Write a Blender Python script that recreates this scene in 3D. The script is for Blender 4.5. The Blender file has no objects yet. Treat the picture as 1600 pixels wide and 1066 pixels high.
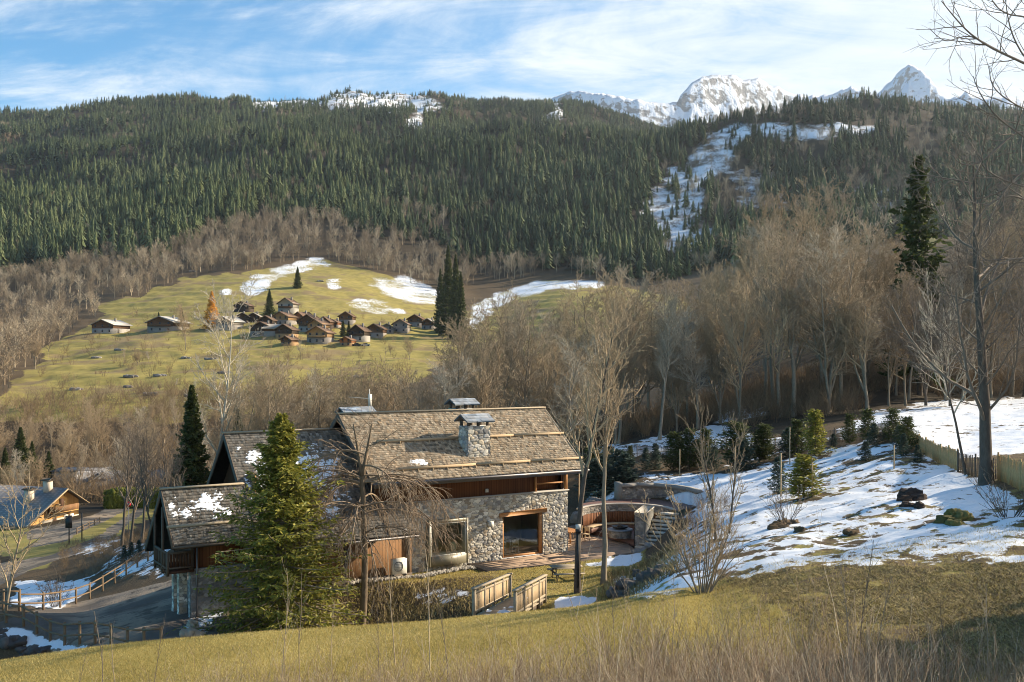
import bpy, math, random
import numpy as np
from mathutils import Vector, Matrix
from mathutils.geometry import tessellate_polygon

# ------------------------------------------------------------------ camera, sky, sun, exposure
SC = bpy.context.scene
COL = SC.collection
F, CX, HY = 1600.0, 800.0, 563.0          # lens numbers of the photograph (px), eye at the origin
cam_d = bpy.data.cameras.new("camera")
cam_d.lens = 36.0; cam_d.sensor_width = 36.0; cam_d.sensor_fit = 'HORIZONTAL'
cam_d.shift_y = (HY - 533.0) / 1600.0
cam_d.clip_start = 0.5; cam_d.clip_end = 30000
cam = bpy.data.objects.new("camera", cam_d); COL.objects.link(cam)
cam.location = (0, 0, 0); cam.rotation_euler = (math.radians(90), 0, 0)
SC.camera = cam

SUN_EL, SUN_ROT = math.radians(24.5), math.radians(69.5)   # rotation from +Y towards +X
world = bpy.data.worlds.new("World"); SC.world = world; world.use_nodes = True
wn, wl = world.node_tree.nodes, world.node_tree.links
wn.clear()
def WN(t, **k):
    n = wn.new(t)
    for a, b in k.items(): setattr(n, a, b)
    return n
sky = WN('ShaderNodeTexSky', sky_type='NISHITA', sun_disc=False, sun_elevation=SUN_EL, sun_rotation=SUN_ROT,
         altitude=1300, air_density=1.0, dust_density=0.6, ozone_density=2.0)
tc = WN('ShaderNodeTexCoord')
sep = WN('ShaderNodeSeparateXYZ'); wl.new(tc.outputs['Generated'], sep.inputs[0])
def wmath(op, a, b=None, clamp=False):
    n = WN('ShaderNodeMath', operation=op, use_clamp=clamp)
    for i, v in enumerate((a, b)):
        if v is None: continue
        if isinstance(v, (int, float)): n.inputs[i].default_value = v
        else: wl.new(v, n.inputs[i])
    return n.outputs[0]
ez = wmath('ADD', wmath('MAXIMUM', sep.outputs[2], 0.0), 0.30)
cxx = wmath('DIVIDE', sep.outputs[0], ez); cyy = wmath('DIVIDE', sep.outputs[1], ez)
comb = WN('ShaderNodeCombineXYZ'); wl.new(cxx, comb.inputs[0]); wl.new(cyy, comb.inputs[1])
def wnoise(scale, detail, rough, sc, rot, dist=0.0, loc=(0, 0, 0)):
    m = WN('ShaderNodeMapping'); m.inputs['Rotation'].default_value = (0, 0, math.radians(rot)); m.inputs['Scale'].default_value = sc; m.inputs['Location'].default_value = loc
    wl.new(comb.outputs[0], m.inputs[0]); n = WN('ShaderNodeTexNoise'); n.inputs['Scale'].default_value = scale; n.inputs['Detail'].default_value = detail
    n.inputs['Roughness'].default_value = rough; n.inputs['Distortion'].default_value = dist; wl.new(m.outputs[0], n.inputs['Vector']); return n.outputs[0]
c1 = wnoise(1.9, 10, .62, (0.8, 1.35, 1), 50, .9); c2 = wnoise(4.2, 10, .72, (0.55, 1.5, 1), 20, 1.0); c3 = wnoise(.9, 3, .5, (1, 1, 1), 0, 0, (3.1, 1.7, 0))
# cover thickens towards the right (west) side of the sky and into the horizon haze
bias = wmath('MULTIPLY', wmath('ADD', sep.outputs[0], 0.20), 1.45)
hor = wmath('MULTIPLY', wmath('POWER', wmath('SUBTRACT', 1.0, wmath('MULTIPLY', wmath('MAXIMUM', sep.outputs[2], 0.0), 2.6), True), 3.0), 0.22)
cv = wmath('ADD', wmath('ADD', wmath('MULTIPLY', wmath('SUBTRACT', c1, 0.5), 2.6), wmath('MULTIPLY', wmath('SUBTRACT', c2, 0.5), 1.5)), wmath('ADD', wmath('ADD', bias, hor), wmath('ADD', 0.36, wmath('MULTIPLY', wmath('SUBTRACT', c3, 0.5), 0.9))))
mr = WN('ShaderNodeMapRange', interpolation_type='SMOOTHSTEP'); mr.inputs[1].default_value = -0.12; mr.inputs[2].default_value = 0.95
# cloud cover cut away above the frame to weaken and blue the fill light
cv = wmath('SUBTRACT', cv, wmath('MULTIPLY', wmath('MAXIMUM', wmath('SUBTRACT', sep.outputs[2], 0.36), 0.0), 3.0))
wl.new(cv, mr.inputs[0])
cm = wmath('MULTIPLY', mr.outputs[0], 0.93)
skm = WN('ShaderNodeMixRGB', blend_type='MULTIPLY'); skm.inputs[0].default_value = 1.0
wl.new(sky.outputs[0], skm.inputs[1]); skm.inputs[2].default_value = (0.36, 1.0, 1.22, 1)
ccol = WN('ShaderNodeMixRGB'); ccol.inputs[1].default_value = (4.0, 4.7, 5.5, 1); ccol.inputs[2].default_value = (7.2, 7.35, 7.4, 1)
wl.new(wmath('MULTIPLY', wmath('SUBTRACT', wmath('ADD', wmath('MULTIPLY', c1, 0.55), wmath('MULTIPLY', c2, 0.45)), 0.40), 4.0, True), ccol.inputs[0])
mixc = WN('ShaderNodeMixRGB'); wl.new(cm, mixc.inputs[0]); wl.new(skm.outputs[0], mixc.inputs[1]); wl.new(ccol.outputs[0], mixc.inputs[2])
bg = WN('ShaderNodeBackground'); bg.inputs[1].default_value = 0.076
wl.new(mixc.outputs[0], bg.inputs[0])
wo = WN('ShaderNodeOutputWorld'); wl.new(bg.outputs[0], wo.inputs[0])

SUN_DIR = Vector((math.cos(SUN_EL) * math.sin(SUN_ROT), math.cos(SUN_EL) * math.cos(SUN_ROT), math.sin(SUN_EL)))
sd = bpy.data.lights.new("sun", 'SUN'); sd.energy = 5.0; sd.angle = math.radians(0.5); sd.color = (1.0, 0.85, 0.64)
so = bpy.data.objects.new("sun", sd); COL.objects.link(so)
so.rotation_euler = (-SUN_DIR).to_track_quat('-Z', 'Y').to_euler(); so.location = (200, 50, 200)

SC.view_settings.view_transform = 'Standard'; SC.view_settings.look = 'None'
SC.view_settings.exposure = 1.18; SC.view_settings.gamma = 1.0
SC.cycles.max_bounces = 6; SC.cycles.diffuse_bounces = 2; SC.cycles.glossy_bounces = 2
SC.cycles.transmission_bounces = 4; SC.cycles.transparent_max_bounces = 8; SC.cycles.volume_bounces = 0
SC.cycles.use_denoising = True; SC.cycles.pixel_filter_type = 'BLACKMAN_HARRIS'; SC.cycles.filter_width = 1.0; SC.cycles.sample_clamp_indirect = 3.0
SC.cycles.caustics_reflective = False; SC.cycles.caustics_refractive = False

# ------------------------------------------------------------------ helpers: tags, mesh building
RNG = np.random.default_rng(11)
random.seed(5)
def A(*a): return np.array(a, dtype=float)
def tag(o, label=None, cat=None, group=None, kind=None):
    if label: o['label'] = label
    if cat: o['category'] = cat
    if group: o['group'] = group
    if kind: o['kind'] = kind
    return o
_O1 = 'first second third fourth fifth sixth seventh eighth ninth tenth eleventh twelfth thirteenth fourteenth fifteenth sixteenth seventeenth eighteenth nineteenth twentieth'.split()
def nth(i, n):
    if i == 0: return 'leftmost'
    if i == n - 1: return 'rightmost'
    if i < 20: return _O1[i] + ' from the left'
    if n - 1 - i < 20: return _O1[n - 1 - i] + ' from the right'
    return 'twenty ' + _O1[i - 20] + ' from the left'
def relabel(objs, text):
    """text has {} for the place of each one, counted from the left"""
    objs = sorted(objs, key=lambda o: o.location.x / max(o.location.y, .1))
    for i, o in enumerate(objs): o['label'] = text.format(nth(i, len(objs)))
def empty(name, loc=(0, 0, 0), rz=0.0):
    o = bpy.data.objects.new(name, None); COL.objects.link(o)
    o.location = loc; o.rotation_euler = (0, 0, rz); o.empty_display_size = 0.2
    return o
def copy_tree(o, parent=None):
    c = o.copy(); COL.objects.link(c)
    if parent is not None: c.parent = parent
    for ch in o.children: copy_tree(ch, c)
    return c

class MB:
    """collects vertices / quads / tris as numpy arrays and links them as one mesh"""
    def __init__(s): s.v = []; s.q = []; s.t = []; s.n = 0; s.vc = []; s.has = False
    def add(s, v, q=None, t=None, col=None):
        v = np.asarray(v, float).reshape(-1, 3); s.v.append(v)
        if q is not None and len(q): s.q.append(np.asarray(q, np.int64).reshape(-1, 4) + s.n)
        if t is not None and len(t): s.t.append(np.asarray(t, np.int64).reshape(-1, 3) + s.n)
        if col is not None:
            s.has = True
            c = np.broadcast_to(np.asarray(col, float), (len(v), 3)) if np.ndim(col) < 2 else np.asarray(col, float)
            s.vc.append(c)
        else: s.vc.append(np.ones((len(v), 3)) * 0.5)
        s.n += len(v)
    def box(s, x0, x1, y0, y1, z0, z1, col=None):
        v = [(x, y, z) for z in (z0, z1) for y in (y0, y1) for x in (x0, x1)]
        s.add(v, [(0, 2, 3, 1), (4, 5, 7, 6), (0, 1, 5, 4), (2, 6, 7, 3), (0, 4, 6, 2), (1, 3, 7, 5)], col=col)
    def obox(s, c, ax, ay, az, col=None):
        """box by centre and three half-axis vectors"""
        c, ax, ay, az = map(lambda a: np.array(a, float), (c, ax, ay, az))
        v = [c + i * ax + j * ay + k * az for k in (-1, 1) for j in (-1, 1) for i in (-1, 1)]
        s.add(v, [(0, 2, 3, 1), (4, 5, 7, 6), (0, 1, 5, 4), (2, 6, 7, 3), (0, 4, 6, 2), (1, 3, 7, 5)], col=col)
    def beam(s, a, b, w, h, up=(0, 0, 1), col=None):
        a, b = np.array(a, float), np.array(b, float); d = b - a; L = np.linalg.norm(d); d = d / L
        side = np.cross(d, up); side /= (np.linalg.norm(side) + 1e-9); u2 = np.cross(side, d)
        s.obox((a + b) / 2, d * L / 2, side * w / 2, u2 * h / 2, col)
    def quad(s, a, b, c, d, col=None): s.add([a, b, c, d], [(0, 1, 2, 3)], col=col)
    def prism(s, poly, axis, t0, t1, col=None):
        """closed prism: poly in the plane across axis ('x','y','z')"""
        n = len(poly)
        def P(p, t):
            return (t, p[0], p[1]) if axis == 'x' else (p[0], t, p[1]) if axis == 'y' else (p[0], p[1], t)
        v = [P(p, t0) for p in poly] + [P(p, t1) for p in poly]
        q = [(i, (i + 1) % n, n + (i + 1) % n, n + i) for i in range(n)]
        T_ = tessellate_polygon([[Vector((p[0], p[1], 0)) for p in poly]])
        t = [tuple(x) for x in T_] + [tuple(n + y for y in reversed(x)) for x in T_]
        s.add(v, q, t, col=col)
    def tubes(s, P, R, n=3, col=None, cap=False):
        P = np.asarray(P, float); R = np.asarray(R, float)
        if P.ndim == 2: P = P[None]; R = R[None]
        N, K, _ = P.shape
        T = np.gradient(P, axis=1); T /= (np.linalg.norm(T, axis=2, keepdims=True) + 1e-9)
        m = P[:, -1] - P[:, 0]; m /= (np.linalg.norm(m, axis=1, keepdims=True) + 1e-9)
        ref = np.where(np.abs(m[:, 2:3]) > 0.8, A(1, 0, 0)[None], A(0, 0, 1)[None])[:, None, :]
        U = np.cross(T, np.broadcast_to(ref, T.shape)); U /= (np.linalg.norm(U, axis=2, keepdims=True) + 1e-9)
        V = np.cross(T, U)
        a = np.arange(n) * 2 * math.pi / n
        ring = P[:, :, None] + R[:, :, None, None] * (np.cos(a)[None, None, :, None] * U[:, :, None] + np.sin(a)[None, None, :, None] * V[:, :, None])
        base = (np.arange(N) * K * n)[:, None, None]; k = (np.arange(K - 1) * n)[None, :, None]; j = np.arange(n)[None, None, :]; j2 = (j + 1) % n
        q = np.stack([base + k + j, base + k + j2, base + k + n + j2, base + k + n + j], -1).reshape(-1, 4)
        t = None
        if cap:
            t = []
            for i in range(N):
                b0 = i * K * n; b1 = b0 + (K - 1) * n
                t += [(b0, b0 + x + 1, b0 + x) for x in range(1, n - 1)] + [(b1, b1 + x, b1 + x + 1) for x in range(1, n - 1)]
        s.add(ring.reshape(-1, 3), q, t, col=col)
    def cyl(s, a, b, r0, r1=None, n=8, col=None):
        s.tubes(np.array([a, b], float)[None], np.array([[r0, r0 if r1 is None else r1]]), n, col, cap=True)
    def mesh(s, name, mat, smooth=False):
        me = bpy.data.meshes.new(name)
        v = np.concatenate(s.v) if s.v else np.zeros((0, 3))
        q = np.concatenate(s.q) if s.q else np.zeros((0, 4), np.int64); t = np.concatenate(s.t) if s.t else np.zeros((0, 3), np.int64)
        me.vertices.add(len(v)); me.vertices.foreach_set('co', v.astype(np.float32).ravel())
        nl = len(q) * 4 + len(t) * 3
        me.loops.add(nl); me.loops.foreach_set('vertex_index', np.concatenate([q.ravel(), t.ravel()]).astype(np.int32))
        me.polygons.add(len(q) + len(t))
        st = np.concatenate([np.arange(len(q)) * 4, len(q) * 4 + np.arange(len(t)) * 3]).astype(np.int32)
        me.polygons.foreach_set('loop_start', st)
        me.update(calc_edges=True)
        if s.has:
            at = me.attributes.new('Col', 'FLOAT_COLOR', 'POINT')
            c = np.concatenate(s.vc); at.data.foreach_set('color', np.concatenate([c, np.ones((len(c), 1))], 1).astype(np.float32).ravel())
        if smooth: me.polygons.foreach_set('use_smooth', np.ones(len(me.polygons), bool))
        if mat: me.materials.append(mat)
        return me
    def build(s, name, mat, parent=None, smooth=False, loc=None, rz=0.0):
        o = bpy.data.objects.new(name, s.mesh(name, mat, smooth)); COL.objects.link(o)
        if parent: o.parent = parent
        if loc is not None: o.location = loc
        if rz: o.rotation_euler = (0, 0, rz)
        return o

# ------------------------------------------------------------------ noise in numpy
def _hash(ix, iy, seed):
    h = (ix.astype(np.int64) * 374761393 + iy.astype(np.int64) * 668265263 + seed * 1442695041) & 0xFFFFFFFF
    h = ((h ^ (h >> 13)) * 1274126177) & 0xFFFFFFFF
    h = h ^ (h >> 16)
    return (h & 0xFFFF) / 65535.0
def vnoise(x, y, seed=0):
    x = np.asarray(x, float); y = np.asarray(y, float)
    ix = np.floor(x); iy = np.floor(y); fx = x - ix; fy = y - iy
    fx = fx * fx * (3 - 2 * fx); fy = fy * fy * (3 - 2 * fy)
    a = _hash(ix, iy, seed); b = _hash(ix + 1, iy, seed); c = _hash(ix, iy + 1, seed); d = _hash(ix + 1, iy + 1, seed)
    return (a + (b - a) * fx) * (1 - fy) + (c + (d - c) * fx) * fy
def fbm(x, y, o=4, seed=0, gain=0.5):
    s = 0; a = 1; t = 0
    for i in range(o):
        s = s + a * vnoise(x * 2 ** i + 13.7 * i, y * 2 ** i - 7.3 * i, seed + i); t += a; a *= gain
    return s / t
def sstep(a, b, x):
    t = np.clip((x - a) / (b - a), 0, 1); return t * t * (3 - 2 * t)
def inpoly(px, py, poly):
    r = np.zeros(np.shape(px), bool); n = len(poly)
    for i in range(n):
        x0, y0 = poly[i]; x1, y1 = poly[(i + 1) % n]
        c = ((y0 > py) != (y1 > py)) & (px < (x1 - x0) * (py - y0) / ((y1 - y0) if y1 != y0 else 1e-9) + x0)
        r ^= c
    return r
def W(px, py, Y): return np.array(((px - CX) / F * Y, Y, (HY - py) / F * Y))

# ------------------------------------------------------------------ materials
def mat(name, build, rough=0.85, spec=0.25):
    m = bpy.data.materials.new(name); m.use_nodes = True
    nt = m.node_tree; b = nt.nodes['Principled BSDF']
    b.inputs['Roughness'].default_value = rough; b.inputs['Specular IOR Level'].default_value = spec
    class N: pass
    g = N(); g.nt = nt; g.b = b
    def new(t, **k):
        n = nt.nodes.new(t)
        for a, v in k.items(): setattr(n, a, v)
        return n
    def val(sock, v):
        if isinstance(v, bpy.types.NodeSocket): nt.links.new(v, sock)
        elif v is not None:
            if hasattr(sock.default_value, '__len__') and not hasattr(v, '__len__'): v = [v] * len(sock.default_value)
            if hasattr(sock.default_value, '__len__') and len(sock.default_value) == 4 and len(v) == 3: v = (*v, 1)
            sock.default_value = v
    def math_(op, a, b_=None, c=False):
        n = new('ShaderNodeMath', operation=op, use_clamp=c); val(n.inputs[0], a)
        if b_ is not None: val(n.inputs[1], b_)
        return n.outputs[0]
    def noise(scale, detail=4, rough_=0.55, vec=None, dist=0.0):
        n = new('ShaderNodeTexNoise'); n.inputs['Scale'].default_value = scale; n.inputs['Detail'].default_value = detail
        n.inputs['Roughness'].default_value = rough_; n.inputs['Distortion'].default_value = dist
        if vec is not None: nt.links.new(vec, n.inputs['Vector'])
        else: nt.links.new(coord(), n.inputs['Vector'])
        return n.outputs['Fac']
    def coord(kind='Object', sc=None, rot=None):
        n = new('ShaderNodeTexCoord'); o = n.outputs[kind]
        if sc or rot:
            mpn = new('ShaderNodeMapping'); nt.links.new(o, mpn.inputs[0])
            if sc: mpn.inputs['Scale'].default_value = sc
            if rot: mpn.inputs['Rotation'].default_value = rot
            o = mpn.outputs[0]
        return o
    def mix(f, a, b_, mode='MIX'):
        n = new('ShaderNodeMixRGB', blend_type=mode); val(n.inputs[0], f); val(n.inputs[1], a); val(n.inputs[2], b_); return n.outputs[0]
    def ramp(f, stops):
        n = new('ShaderNodeValToRGB'); val(n.inputs[0], f); e = n.color_ramp.elements
        while len(e) < len(stops): e.new(0.5)
        for i, (p, c) in enumerate(stops):
            e[i].position = p; e[i].color = (*c, 1) if len(c) == 3 else c
        return n.outputs[0]
    def rng(f, a, b_, c=0.0, d=1.0, smooth=True):
        n = new('ShaderNodeMapRange', interpolation_type='SMOOTHSTEP' if smooth else 'LINEAR'); val(n.inputs[0], f)
        n.inputs[1].default_value = a; n.inputs[2].default_value = b_; n.inputs[3].default_value = c; n.inputs[4].default_value = d
        return n.outputs[0]
    def attr(nm, out='Color'):
        n = new('ShaderNodeAttribute', attribute_name=nm); return n.outputs[out]
    def bump(h, strength=0.5, dist=0.05):
        n = new('ShaderNodeBump'); n.inputs['Strength'].default_value = strength; n.inputs['Distance'].default_value = dist
        val(n.inputs['Height'], h); nt.links.new(n.outputs[0], b.inputs['Normal'])
    def translucent(c, f=.35):
        t = new('ShaderNodeBsdfTranslucent'); val(t.inputs[0], c); mx = new('ShaderNodeMixShader'); mx.inputs[0].default_value = f
        nt.links.new(b.outputs[0], mx.inputs[1]); nt.links.new(t.outputs[0], mx.inputs[2]); nt.links.new(mx.outputs[0], nt.nodes['Material Output'].inputs['Surface'])
    def orand(): return new('ShaderNodeObjectInfo').outputs['Random']
    def out(c): val(b.inputs['Base Color'], c)
    for k, v in dict(new=new, val=val, math=math_, noise=noise, coord=coord, mix=mix, ramp=ramp, rng=rng, attr=attr, bump=bump, orand=orand, out=out, translucent=translucent).items(): setattr(g, k, v)
    build(g)
    return m
def lin(r, g, b):
    f = lambda c: (c / 255 / 12.92) if c / 255 <= 0.04045 else ((c / 255 + 0.055) / 1.055) ** 2.4
    return (f(r), f(g), f(b))
def m_wood(name, c1, c2, sc=(1, 1, 14), board=0.16, axis='x', rough=0.8):
    """boards of width `board` along the given local axis, grain noise"""
    def f(g):
        n = g.noise(3.0, 6, 0.6, g.coord(sc=tuple(1.0 if s != 14 else 0.25 for s in sc)))
        s = g.new('ShaderNodeSeparateXYZ'); g.nt.links.new(g.coord(), s.inputs[0])
        k = {'x': 0, 'y': 1, 'z': 2}[axis]
        t = g.math('DIVIDE', s.outputs[k], board); fl = g.math('FLOOR', t); fr = g.math('FRACT', t)
        w = g.new('ShaderNodeTexWhiteNoise', noise_dimensions='1D'); g.nt.links.new(fl, w.inputs['W'])
        gap = g.math('LESS_THAN', g.math('MINIMUM', fr, g.math('SUBTRACT', 1.0, fr)), 0.045)
        c = g.mix(g.math('MULTIPLY', g.math('ADD', n, w.outputs[0]), 0.5), c1, c2)
        c = g.mix(gap, c, tuple(x * 0.25 for x in c1))
        g.out(c); g.bump(g.math('SUBTRACT', n, g.math('MULTIPLY', gap, 1.0)), 0.4, 0.02)
    return mat(name, f, rough)
def m_plain(name, c, var=0.25, sc=3.0, rough=0.8, spec=0.25, bump=0.2, bd=0.01, metal=0.0):
    def f(g):
        n = g.noise(sc, 6, 0.6)
        g.out(g.mix(n, tuple(x * (1 - var) for x in c), tuple(min(1, x * (1 + var)) for x in c)))
        if bump: g.bump(g.noise(sc * 6, 4, 0.6), bump, bd)
        g.b.inputs['Metallic'].default_value = metal
    return mat(name, f, rough, spec)
def m_attr(name, var=0.25, sc=9.0, rough=0.9, bump=0.4, bd=0.02):
    def f(g):
        n = g.noise(sc, 7, 0.65)
        g.out(g.mix(1.0, g.attr('Col'), g.mix(n, (1 - var,) * 3, (1 + var,) * 3), 'MULTIPLY'))
        g.bump(g.noise(sc * 3, 5, 0.6), bump, bd)
    return mat(name, f, rough)
# ------------------------------------------------------------------ terrain
COLS = {
 -600: [(4,-4.8),(12,-6.5),(20,-8.3),(34,-12),(60,-20),(150,-30),(250,-32),(330,-20),(560,0),(800,50),(1000,110),(1400,240),(1700,340),(2600,590),(3400,520)],
 0: [(4,-4.8),(12,-6.2),(20,-7.6),(34,-9.9),(36,-11.5),(40,-15),(49.5,-15.3),(51,-13.2),(56,-13.6),(70,-17.3),(75,-18),(85,-19.2),(100,-20.5),(120,-22.5),(150,-25),(200,-27),(250,-27),(330,-14),(430,0),(560,8),(700,28),(800,46),(1000,115),(1400,250),(1700,352),(2600,626),(3400,540)],
 130: [(4,-4.8),(12,-6.1),(20,-7.4),(34,-9.5),(36,-11.5),(40,-14),(46,-14.2),(47.3,-13.35),(50,-13.35),(60,-14.8),(75,-17.2),(85,-18.2),(100,-19),(120,-21),(150,-23.5),(200,-26),(250,-26),(330,-12),(430,0),(560,15),(700,42),(800,60),(1000,122),(1400,262),(1700,362),(2600,642),(3400,560)],
 260: [(4,-4.8),(12,-6),(20,-7.2),(34,-9.2),(36,-11),(40,-12.6),(48,-12.7),(56,-13.3),(66,-14.2),(75,-14.5),(90,-15.5),(120,-20),(150,-24),(200,-26),(250,-25),(330,-12),(430,2),(560,17),(700,48),(800,66),(1000,128),(1400,268),(1700,366),(2600,655),(3400,560)],
 400: [(4,-4.8),(12,-5.9),(20,-7.0),(34,-8.95),(36,-10.8),(42,-12.6),(46,-12.9),(50,-12.9),(56,-12.3),(62,-12.1),(80,-13),(120,-19),(150,-23),(200,-25),(250,-24),(330,-12),(430,2),(560,18),(700,50),(800,72),(1000,132),(1400,275),(1700,372),(2600,666),(3400,560)],
 560: [(4,-4.8),(12,-5.8),(20,-6.9),(34,-8.75),(36,-10.6),(41,-13.2),(48,-13.9),(52.5,-13.6),(55.6,-12.1),(57,-11.98),(62,-12.0),(80,-13),(120,-17),(200,-22),(330,-10),(430,0),(560,15),(700,45),(800,66),(1000,128),(1400,278),(1700,376),(2600,671),(3400,560)],
 740: [(4,-4.8),(12,-5.6),(20,-6.7),(34,-8.5),(38.5,-9.7),(41.5,-10.5),(43.5,-13.3),(47.5,-13.3),(50.5,-11.6),(52,-11.6),(56,-11.75),(62,-12),(80,-12),(120,-15),(200,-20),(330,-10),(560,10),(700,30),(800,48),(1000,120),(1400,277),(1700,370),(2600,667),(3400,560)],
 900: [(4,-4.7),(12,-5.4),(20,-6.4),(34,-8.15),(37,-9.6),(40,-11.6),(46,-12.3),(49,-11.6),(52,-11.65),(56,-11.8),(62,-12),(74,-12),(90,-10.8),(98,-10.6),(110,-10),(120,-11),(200,-14),(330,-5),(560,25),(800,62),(1000,122),(1400,287),(1700,345),(2600,668),(3400,560)],
 1000: [(4,-4.6),(12,-5.3),(20,-6.3),(34,-7.75),(37,-9.2),(42,-9.4),(50,-10.5),(58,-11.6),(64,-11.9),(72,-11.9),(73.4,-11.6),(74.6,-9.15),(94,-8.9),(105,-8.6),(120,-9),(200,-10),(330,0),(560,28),(800,55),(1000,125),(1400,300),(1700,338),(2600,628),(3400,540)],
 1060: [(4,-4.6),(12,-5.3),(20,-6.3),(34,-7.55),(37,-8.3),(42,-8.5),(50,-9.3),(60,-9.9),(70,-9.7),(74,-9.1),(92,-8.6),(120,-8),(200,-8),(330,2),(560,30),(800,60),(1000,128),(1400,310),(1700,330),(2600,590),(3400,500)],
 1100: [(4,-4.6),(12,-5.3),(20,-6.3),(34,-7.7),(38,-8),(46,-8.3),(60,-8.9),(70,-8.9),(80,-8.7),(90,-8.3),(120,-7.5),(200,-6),(330,3),(560,30),(800,66),(1000,130),(1400,318),(1700,325),(2600,560),(3400,480)],
 1200: [(4,-4.6),(12,-5.3),(20,-6.3),(30,-6.9),(34,-7.1),(46,-7.5),(60,-7.8),(75,-7.8),(86,-7.65),(100,-7),(120,-6.3),(200,0),(330,15),(560,40),(800,75),(1000,140),(1400,350),(1700,330),(2600,520),(3400,440)],
 1300: [(4,-4.6),(12,-5.3),(20,-6.3),(30,-6.6),(36,-6.8),(50,-7.0),(66,-6.8),(78,-6.4),(100,-6),(120,-5.5),(200,5),(330,20),(560,48),(800,82),(1000,148),(1400,364),(1700,335),(2600,500),(3400,420)],
 1400: [(4,-4.6),(12,-5.3),(20,-6.3),(26,-6.4),(32,-6.4),(40,-6.4),(52,-6.2),(65,-5.6),(72,-5.1),(90,-5.3),(120,-5),(140,-3),(200,8),(330,24),(560,55),(800,90),(1000,155),(1400,370),(1700,340),(2600,480),(3400,400)],
 1500: [(4,-4.6),(12,-5.3),(20,-6.2),(26,-6.2),(32,-6.1),(40,-5.95),(52,-5.6),(72,-5.6),(100,-5),(130,-4.8),(150,-2),(200,10),(330,30),(560,62),(800,95),(1000,158),(1400,364),(1700,335),(2600,460),(3400,380)],
 1600: [(4,-4.6),(12,-5.2),(20,-6),(26,-6),(32,-5.8),(42,-5.4),(60,-5.2),(100,-4.8),(130,-4.5),(150,-1),(200,12),(330,34),(560,66),(800,98),(1000,155),(1400,350),(1700,320),(2600,440),(3400,360)],
 2400: [(4,-4),(12,-4.2),(20,-4),(40,-3),(60,-1.5),(100,3),(200,25),(330,50),(560,80),(800,110),(1000,140),(1400,300),(1700,290),(2600,400),(3400,340)],
}
PXS = np.arange(-600, 2401, 4.0); YR = np.exp(np.linspace(math.log(5.0), math.log(3300.0), 1180)); LY0 = math.log(5.0); DLY = math.log(YR[1] / YR[0])
_ck = sorted(COLS); _cz = np.array([np.interp(YR, *np.array(COLS[k], float).T) for k in _ck])       # (ncol, nY)
Hg = np.array([np.interp(PXS, _ck, _cz[:, j]) for j in range(len(YR))]).T                          # (px, Y)
def blur(a, s, ax):
    k = np.arange(-3 * int(s + 1), 3 * int(s + 1) + 1); w = np.exp(-0.5 * (k / s) ** 2); w /= w.sum()
    p = [(0, 0), (0, 0)]; p[ax] = (len(k) // 2, len(k) // 2); b = np.pad(a, p, mode='edge'); o = np.zeros_like(a); n = a.shape[ax]
    for i, ww in enumerate(w): o += ww * (b[i:i + n] if ax == 0 else b[:, i:i + n])
    return o
H1 = blur(Hg, 2.2, 1); H1 = blur(H1, 4.0, 0); H2 = blur(blur(Hg, 12, 1), 12, 0)
wfar = sstep(150, 500, YR)[None, :]; Hg = H1 * (1 - wfar) + H2 * wfar
PXG, YG = np.meshgrid(PXS, YR, indexing='ij'); XG = (PXG - CX) / F * YG
Hg += (fbm(XG / 3.2, YG / 3.2, 4, 3) - 0.5) * 0.30 * sstep(18, 40, YG) * (1 - 0.75 * ((PXG < 1000) & (YG < 64)))
Hg += (fbm(XG / 22, YG / 22, 4, 5) - 0.5) * 3.0 * sstep(110, 400, YG)
Hg += (fbm(XG / 160, YG / 220, 5, 7) - 0.5) * 95 * sstep(850, 1500, YG) * (1 - .6 * sstep(2300, 2600, YG)) + (fbm(XG / 60, YG / 200, 4, 9) - 0.5) * 16 * sstep(850, 1300, YG)
# terraces in the far meadow
_tm = sstep(310, 380, YG) * (1 - sstep(700, 800, YG)); Hg += _tm * 2.2 * np.abs(((Hg + 2.5 * fbm(XG / 60, YG / 60, 3, 21)) / 4.6) % 1.0 - 0.5)

HO = np.array([3.43, 63.8, -11.93]); HA = math.radians(32.6)          # chalet origin (front right corner of the stone wall) and heading
UU = A(math.cos(HA), math.sin(HA), 0); VV = A(-math.sin(HA), math.cos(HA), 0)
def HL(u, v, z=0.0): return HO + u * UU + v * VV + A(0, 0, z)
uG = (XG - HO[0]) * UU[0] + (YG - HO[1]) * UU[1]; vG = (XG - HO[0]) * VV[0] + (YG - HO[1]) * VV[1]
PIT = A(7.3, 68.2)
def clampdown(mask, z):
    global Hg
    Hg = np.where(mask, np.minimum(Hg, z), Hg)
clampdown((uG > -12) & (uG < 5.5) & (vG > -2.9) & (vG < 9), -12.05)
clampdown((uG > -20.4) & (uG <= -12) & (vG > -1) & (vG < 8), -12.0)
clampdown((uG > -25.2) & (uG <= -20.4) & (vG > -0.8) & (vG < 5), -12.75)
_dp = np.hypot(XG - PIT[0], YG - PIT[1]); clampdown((_dp < 5.7), -12.15)
clampdown((uG > 4) & (uG < 9) & (vG > -1.0) & (vG < 3), -12.1)
def height(X, Y):
    X = np.asarray(X, float); Y = np.asarray(Y, float)
    a = np.clip((CX + F * X / Y - PXS[0]) / 4.0, 0, len(PXS) - 1.001); b = np.clip((np.log(Y) - LY0) / DLY, 0, len(YR) - 1.001)
    i = a.astype(int); j = b.astype(int); fa = a - i; fb = b - j
    return (Hg[i, j] * (1 - fa) + Hg[i + 1, j] * fa) * (1 - fb) + (Hg[i, j + 1] * (1 - fa) + Hg[i + 1, j + 1] * fa) * fb
def gxy(px, Y):
    X = (px - CX) / F * Y; return A(X, Y, float(height(X, Y)))
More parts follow.
